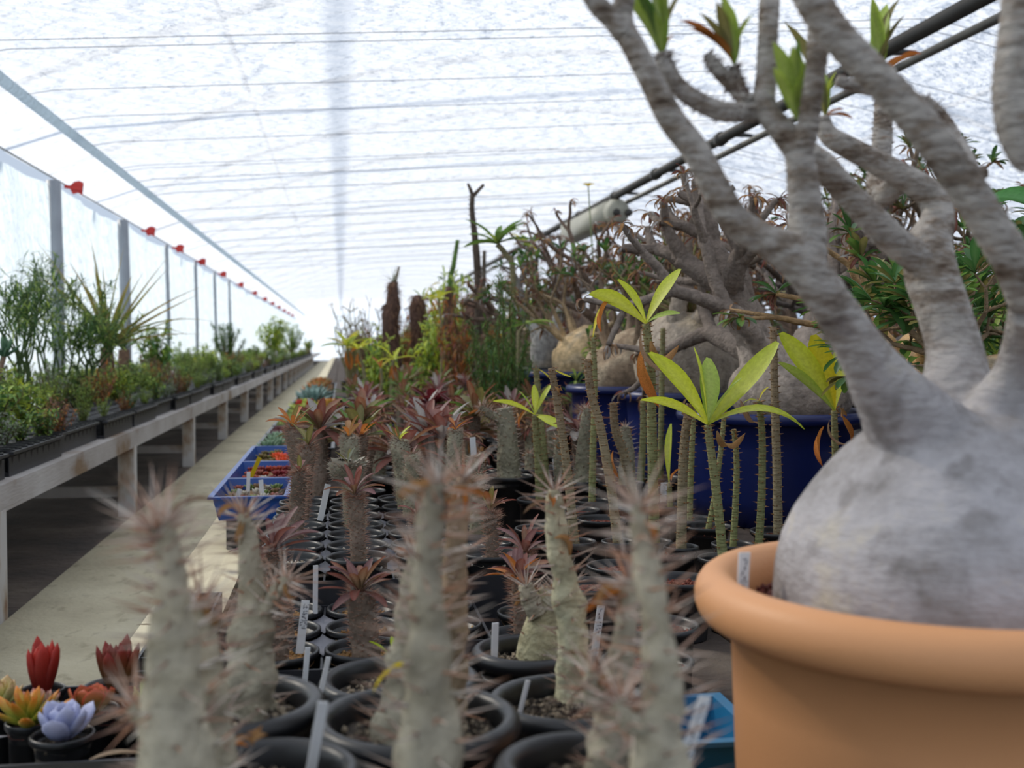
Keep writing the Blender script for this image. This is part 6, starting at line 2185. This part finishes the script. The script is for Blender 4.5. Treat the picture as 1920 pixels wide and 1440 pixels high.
BKK = [('light', 'yellow-green shrub deep in the far rows'), ('broad', 'leafy green shrub deep in the far rows'), ('dry', 'dry brown shrub deep in the far rows'), ('twig', 'bare twiggy shrub deep in the far rows'), ('yellow', 'shrub with yellow leaves deep in the far rows')]
Y = 9.5
while Y < 34:
    x = 0.35
    while x < 0.35 + Y * 0.16:
        k = fl.choice(BKK)
        if far_enough(x, Y, 0.12):
            hh = min(1.2, (0.35 + 0.10 * max(0, x) + fl.uniform(0, 0.35)) * min(1.25, 0.75 + Y * 0.02))
            shrub(k[1], (x, Y, TZ + 0.002), hh, k[0], fl.randrange(3), 0.7, 'shrubs deep in the far rows', 'leafy_shrub', pot=(0.1, 0.13))
            taken.append((x, Y, 0.15))
        x += fl.uniform(0.4, 0.6) * (1 + Y * 0.02)
        if x > 4:
            break
    Y += 0.9 + Y * 0.05

# ------------------------------------------------------------------ plants on the long bench
lb = random.Random(17)
trays = []
traym = {}


def bench_tray(k, x0, y0):
    t = thing('cell_tray', 'black plastic cell tray along the bench rail', 'tray', (x0, y0, BZ + 0.0052), 0, 'black cell trays on the bench')
    me = cached('bt', lambda: one('tray_base', 'tray_plastic', lambda b: (b.box((0, 0, 0), (0.30, 0.56, 0.012)), b.box((-0.004, 0, 0.058), (0.304, 0.56, 0.066)) if False else None, b.box((0, 0, 0.012), (0.003, 0.56, 0.062)), b.box((0.297, 0, 0.012), (0.30, 0.56, 0.05)), b.box((0.292, 0, 0.058), (0.312, 0.56, 0.066))), False))
    part('tray_base', me, t)
    cm = cached('cell', lambda: one('cell', 'black_plastic', lambda b: b.lathe([(0.0, 0.0), (0.021, 0.0), (0.029, 0.058), (0.031, 0.058), (0.031, 0.062), (0.027, 0.062), (0.025, 0.045), (0.0, 0.045)], 10), False))
    for i in range(9):
        part('cell', cm, t, (0.276, 0.031 + i * 0.0622, 0.008))
    gm = cached('cellrest', lambda: one('cells', 'tray_plastic', lambda b: [b.lathe([(0.0, 0.0), (0.021, 0.0), (0.03, 0.06), (0.026, 0.06), (0.0, 0.045)], 8, (.1, .1, .1), (0.03 + i * 0.062, 0.031 + j * 0.0622, 0.008)) for i in range(4) for j in range(9)], False))
    part('cells', gm, t, kind='stuff')


y = 1.9
k = 0
while y < 34:
    bench_tray(k, BX1 - 0.305 - (0.0 if k % 3 else 0.02), y)
    y += 0.60
    k += 1
SMK = [('fern', 'small feathery green seedling on the bench'), ('broad', 'small broad-leaved green seedling on the bench'), ('light', 'small bright yellow-green seedling on the bench'), ('grey', 'small grey-green succulent seedling on the bench'),
       ('needle', 'small needle-leaved seedling on the bench'), ('red', 'small reddish seedling on the bench'), ('broad', 'small broad-leaved green seedling on the bench'), ('fern', 'small feathery green seedling on the bench'), ('dry', 'small withered seedling on the bench')]
cnt = 0
y = 2.1
while y < 34 and cnt < 330:
    stp = 0.105 + 0.018 * y
    x = BX1 - 0.055 - lb.uniform(0, 0.05)
    while x > BX0 + 0.13 and cnt < 330:
        if lb.random() < 0.88:
            kind, lab = lb.choice(SMK)
            if 0.27 < BX1 - x < 0.375:      # between tray and pots: step back clear of the tray
                x = BX1 - 0.375
            depth_in = (BX1 - x)
            hh = lb.uniform(0.10, 0.21) * (1 + 0.9 * depth_in) * (1 + 0.02 * y) * (0.7 if depth_in < 0.15 else 1)
            hh = min(hh, 0.24)
            t = thing('bench_seedling', lab, 'seedling', (x, y + lb.uniform(-0.3, 0.3) * stp, BZ + (0.062 if depth_in < 0.3 else 0.004)), lb.uniform(0, 6), 'seedlings crowding the bench')
            z = 0
            if depth_in >= 0.3:
                z = add_pot(t, 0.034, 0.06, soil='dark', drop=0.008, lip=0.003)
            s, l = shrub_meshes(kind, lb.randrange(3))
            wd = lb.uniform(0.8, 1.15)
            part('stems', s, t, (0, 0, z), None, (hh * wd, hh * wd, hh))
            part('foliage', l, t, (0, 0, z), None, (hh * wd, hh * wd, hh), kind='stuff')
            cnt += 1
        x -= stp * lb.uniform(0.8, 1.15)
    y += stp


def bench_at(px, x):
    d = ray(px, 600)
    return V((x, d.y * x / d.x, BZ + 0.004))


# the tall ones along the curtain
def tall_feather(lab, px, x, py_top, seed, dense=1.0):
    p = bench_at(px, x)
    t = thing('feathery_bush', lab, 'shrub', p)
    hs = add_pot(t, 0.07, 0.1, soil='dark', drop=0.015)
    H_ = at(px, py_top, p.y).z - p.z
    rr = random.Random(seed)
    OWNER[0] = 1000 + seed
    tips = []
    for k in range(7):
        b = MB()
        a = k * GA
        d = V((math.cos(a) * 0.35, math.sin(a) * 0.35, 1)).normalized()
        tp = []
        grow(b, tp, V((0.015 * math.cos(a), 0.015 * math.sin(a), hs - 0.01)), d, 0.007, H_ * 0.34, 3, rr, sr(86, 92, 60), sr(80, 100, 60), -0.35, 0.6, 5, V(t.location))
        part('stem', b.mesh('stem', 'bark'), t)
        tips += tp
    l = MB()
    for (p_, d, r) in tips:
        for q in range(int(16 * dense)):
            o = V((rr.uniform(-1, 1), rr.uniform(-1, 1), rr.uniform(-0.6, 1))).normalized()
            c, c2, cm = LEAFC[rr.choice(['dgreen', 'green', 'dgreen', 'bgreen'])]
            l.leaf(p_ - d * rr.uniform(0, H_ * 0.3), o, V((0, 0, 1)), rr.uniform(0.03, 0.07), 0.007, 0.4, 0.2, 'lance', c, c2, cm, 3)
    part('foliage', l.mesh('foliage', 'leaf'), t, kind='stuff')
    return t


tall_feather('tall airy green bush of thread-like leaves against the curtain', 98, -1.42, 505, 3)
tall_feather('second airy green bush with finer twigs next to the tallest one', 40, -1.27, 535, 4, 0.5)
tall_feather('shorter wispy green bush beside the spiky yucca', 160, -1.25, 590, 5, 0.7)


def yucca(lab, px, x, py_base, py_top, n, L, Wd, seed, cols):
    p = bench_at(px, x)
    t = thing('spiky_yucca', lab, 'potted plant', p)
    hs = add_pot(t, 0.075, 0.11, soil='dark', drop=0.015)
    rr = random.Random(seed)
    zt_ = at(px, py_base, p.y).z - p.z
    m = MB()
    m.tube([(0, 0, hs - 0.01), (0, 0, (hs + zt_) / 2), (0, 0, zt_)], [0.055, 0.045, 0.035], 12, sr(104, 82, 66), (True, True), 0.25, 30)
    part('trunk', m.mesh('trunk', 'bark'), t)
    for k in range(n):
        c, c2, cm = LEAFC[rr.choice(cols)]
        cv = rr.choice([0.15, 0.4, 0.9])
        me = cached(('yl', c, cv), lambda: one('leaf', 'leaf', lambda b: b.leaf(V((0, 0, 0)), V((1, 0, 0)), V((0, 0, 1)), 1.0, 0.05, cv, 0.5, 'tri', c, sr(170, 140, 60), cm, 8)))
        az_, el_, l_ = k * GA, rr.uniform(0.35, 1.5), L * rr.uniform(0.65, 1.1)
        if math.cos(az_) < 0:
            el_ = max(el_, math.acos(min(1, (abs(XE) - 0.2 - abs(x)) / (l_ * -math.cos(az_)))))
        put_leaf(t, me, V((0, 0, zt_ - 0.01)), az_, el_, l_, rr.uniform(-0.2, 0.2), 'leaf', Wd)
    return t


yucca('spiky yucca with long arching blades tipped yellow on the bench', 200, -1.33, 650, 490, 28, 0.66, 1.2, 5, ['green', 'dgreen', 'green', 'olive'])
yucca('smaller spiky yucca with stiff upright blades behind the bigger one', 232, -1.42, 655, 560, 18, 0.36, 1.0, 6, ['green', 'dgreen'])
for (px, x, py, kind, lab, wd, v) in ((290, -1.5, 598, 'broad', 'round leafy green bush on a bare trunk by the curtain', 0.85, 0), (425, -1.45, 585, 'needle', 'dark green tufted bush further along the bench', 0.8, 1),
                                      (515, -1.4, 590, 'light', 'bright green bush with orange leaves near the bench end', 0.9, 1), (548, -1.35, 600, 'fern', 'arching fern-like bush at the far bench', 0.9, 0),
                                      (340, -1.5, 632, 'fern', 'low feathery bush between the round and the tufted bush', 1.0, 1), (385, -1.3, 640, 'light', 'light green bush on the middle of the bench', 1.1, 2),
                                      (470, -1.35, 640, 'broad', 'spreading green bush past the tufted one', 1.1, 2), (15, -1.35, 690, 'needle', 'grey-green spiky clump at the near end of the bench', 0.8, 2),
                                      (270, -1.2, 700, 'light', 'pale green bushy plant over the bench rail', 1.1, 0), (325, -1.1, 705, 'grey', 'blue-grey bushy plant over the bench rail', 1.0, 1),
                                      (80, -1.25, 715, 'light', 'lime-green leafy plant in front of the airy bush', 0.9, 2), (160, -1.1, 755, 'broad', 'bright green broad-leaved plant close to the rail', 0.9, 1),
                                      (40, -1.15, 740, 'grey', 'grey-green bushy plant near the bench end', 1.0, 2), (578, -1.3, 632, 'light', 'yellow-green bush at the far end of the bench', 1.0, 0)):
    p = bench_at(px, x)
    if x > -1.23:       # rooted in the cells of a tray
        p.z += 0.05
    hh = at(px, py, p.y).z - p.z - (0.06 if x <= -1.23 else 0)
    shrub(lab, p, hh, kind, v, wd, 'larger bushes on the bench', 'bench_bush', pot=(0.05, 0.07) if x <= -1.23 else None, dense=2.6)
# succulent arm reaching in from the edge and a blue tray on the near bench
p = bench_at(-25, -1.27)
t = thing('finger_succulent', 'green finger-leaved succulent tuft leaning in from the bench end', 'succulent', p)
hs = add_pot(t, 0.05, 0.08, soil='dark', drop=0.012)
m = MB()
tp_ = at(8, 668, p.y - 0.02) - p
m.tube([(0, 0, hs - 0.01), (tp_.x * 0.4, tp_.y * 0.4, tp_.z * 0.6), tp_], [0.014, 0.011, 0.008], 8, sr(120, 100, 84))
part('stem', m.mesh('stem', 'bark'), t)
fm = one('leaf', 'succulent', lambda b: b.fleshy(1.0, 0.2, 0.16, 0.4, sr(74, 110, 84), sr(96, 130, 92), 0.6))
for k in range(11):
    put_leaf(t, fm, tp_, k * GA, 1.3 - 0.1 * k, 0.075, 0)
p = gp(0, 900, BZ + 0.06)
flat_tray('turquoise plastic tray at the near end of the bench', BX1 - 0.33, 2.0, BX1 - 0.012, 2.48, BZ + 0.007, BZ + 0.075, 'pale_blue_tray_plastic', 'blue_tray') if False else None

tb = flat_tray('pale blue plastic tray behind the clay-coloured tub', 0.315, 1.075, 0.42, 1.215, TZ + 0.002, 0.30, 'pale_blue_tray_plastic', 'blue_tray')
for px, py in ((1235, 1170), (1300, 1160), (1215, 1235), (1290, 1230), (1180, 1160), (1345, 1110), (1240, 1110), (1130, 1180)):
    p = gp(px, py, 0.325)
    if all((V((o.location.x, o.location.y)) - V((p.x, p.y))).length > (0.106 if o.get('category') != 'potted tree' else 0.27) for o in col.objects if o.parent is None and o.get('category') in ('potted plant', 'pot', 'potted tree')) and not (0.25 < p.x < 0.48 and 1.01 < p.y < 1.28):
        t = thing('red_soil_pot', 'black pot of reddish soil with no plant in it', 'pot', (p.x, p.y, TZ + 0.001), 0, 'bare pots of reddish soil')
        add_pot(t, 0.055, 0.095, soil='red', grit=160, gsize=0.003, drop=0.014, lip=0.005)
# yellow flower on its stalk over the sprawling tree
pf = at(1103, 350, 7.1)
pb = at(1108, 645, 7.1)
t = thing('yellow_flower_plant', 'thin stalk with one yellow trumpet flower before the ridge box', 'potted plant', (pb.x, pb.y, TZ + 0.002))
hs = add_pot(t, 0.05, 0.1, soil='dark', drop=0.012)
tp_ = pf - V(t.location)
m = MB()
m.tube([(0, 0, hs - 0.01), (0.02, 0, tp_.z * 0.6), tp_], [0.006, 0.005, 0.004], 6, sr(120, 130, 90))
part('stalk', m.mesh('stalk', 'bark'), t)
pm = leaf_mesh('petal', 0.6, 0.7, 0.2, 'obov', sr(230, 200, 20), sr(236, 210, 40))
for k in range(5):
    put_leaf(t, pm, tp_, k * 2 * PI / 5, 0.8, 0.045, 0, 'petal')

# ------------------------------------------------------------------ no two pots may stand in the same place: drop the lesser filler plant
bpy.context.view_layer.update()
pots = []
for o in col.objects:
    if o.parent is not None and o.name.split('.')[0] in ('pot', 'tub'):
        r = max(v[0] for v in o.bound_box) * o.parent.scale.x
        p = o.parent
        pots.append((p, p.location.x, p.location.y, r))
    elif o.parent is None and o.name.split('.')[0] in ('flat_tray', 'blue_tray', 'black_flat'):
        b_ = o.children[0].bound_box
        pots.append((o, o.location.x + b_[6][0] / 2, o.location.y + b_[6][1] / 2, min(b_[6][0], b_[6][1]) / 2))
RANK = {'low_clump': 0, 'bench_seedling': 0, 'leafy_shrub': 1, 'red_soil_pot': 1, 'grit_pot': 2, 'spiny_trunk_plant': 2, 'bench_bush': 3}
gone = set()
slim = {}
for i in range(len(pots)):
    for j in range(i):
        a, b = pots[i], pots[j]
        if a[0].name in gone or b[0].name in gone:
            continue
        if math.hypot(a[1] - b[1], a[2] - b[2]) < (a[3] + b[3]) * 0.93:
            ra, rb = [9 if q[0].name in KEEP else RANK.get(q[0].name.split('.')[0], 9) for q in (a, b)]
            v = a[0] if ra <= rb else b[0]
            if min(ra, rb) < 9:
                gone.add(v.name)
            else:       # both are wanted: give them slimmer pots
                k = max(0.5, math.hypot(a[1] - b[1], a[2] - b[2]) / (a[3] + b[3]))
                for q in (a[0], b[0]):
                    slim[q.name] = min(slim.get(q.name, 1), k)
for n, k in slim.items():
    for c in bpy.data.objects[n].children:
        if c.name.split('.')[0] in ('pot', 'tub', 'soil', 'soil_grit'):
            c.scale = (k, k, 1)
for n in gone:
    o = bpy.data.objects[n]
    for c in list(o.children_recursive):
        bpy.data.objects.remove(c)
    bpy.data.objects.remove(o)
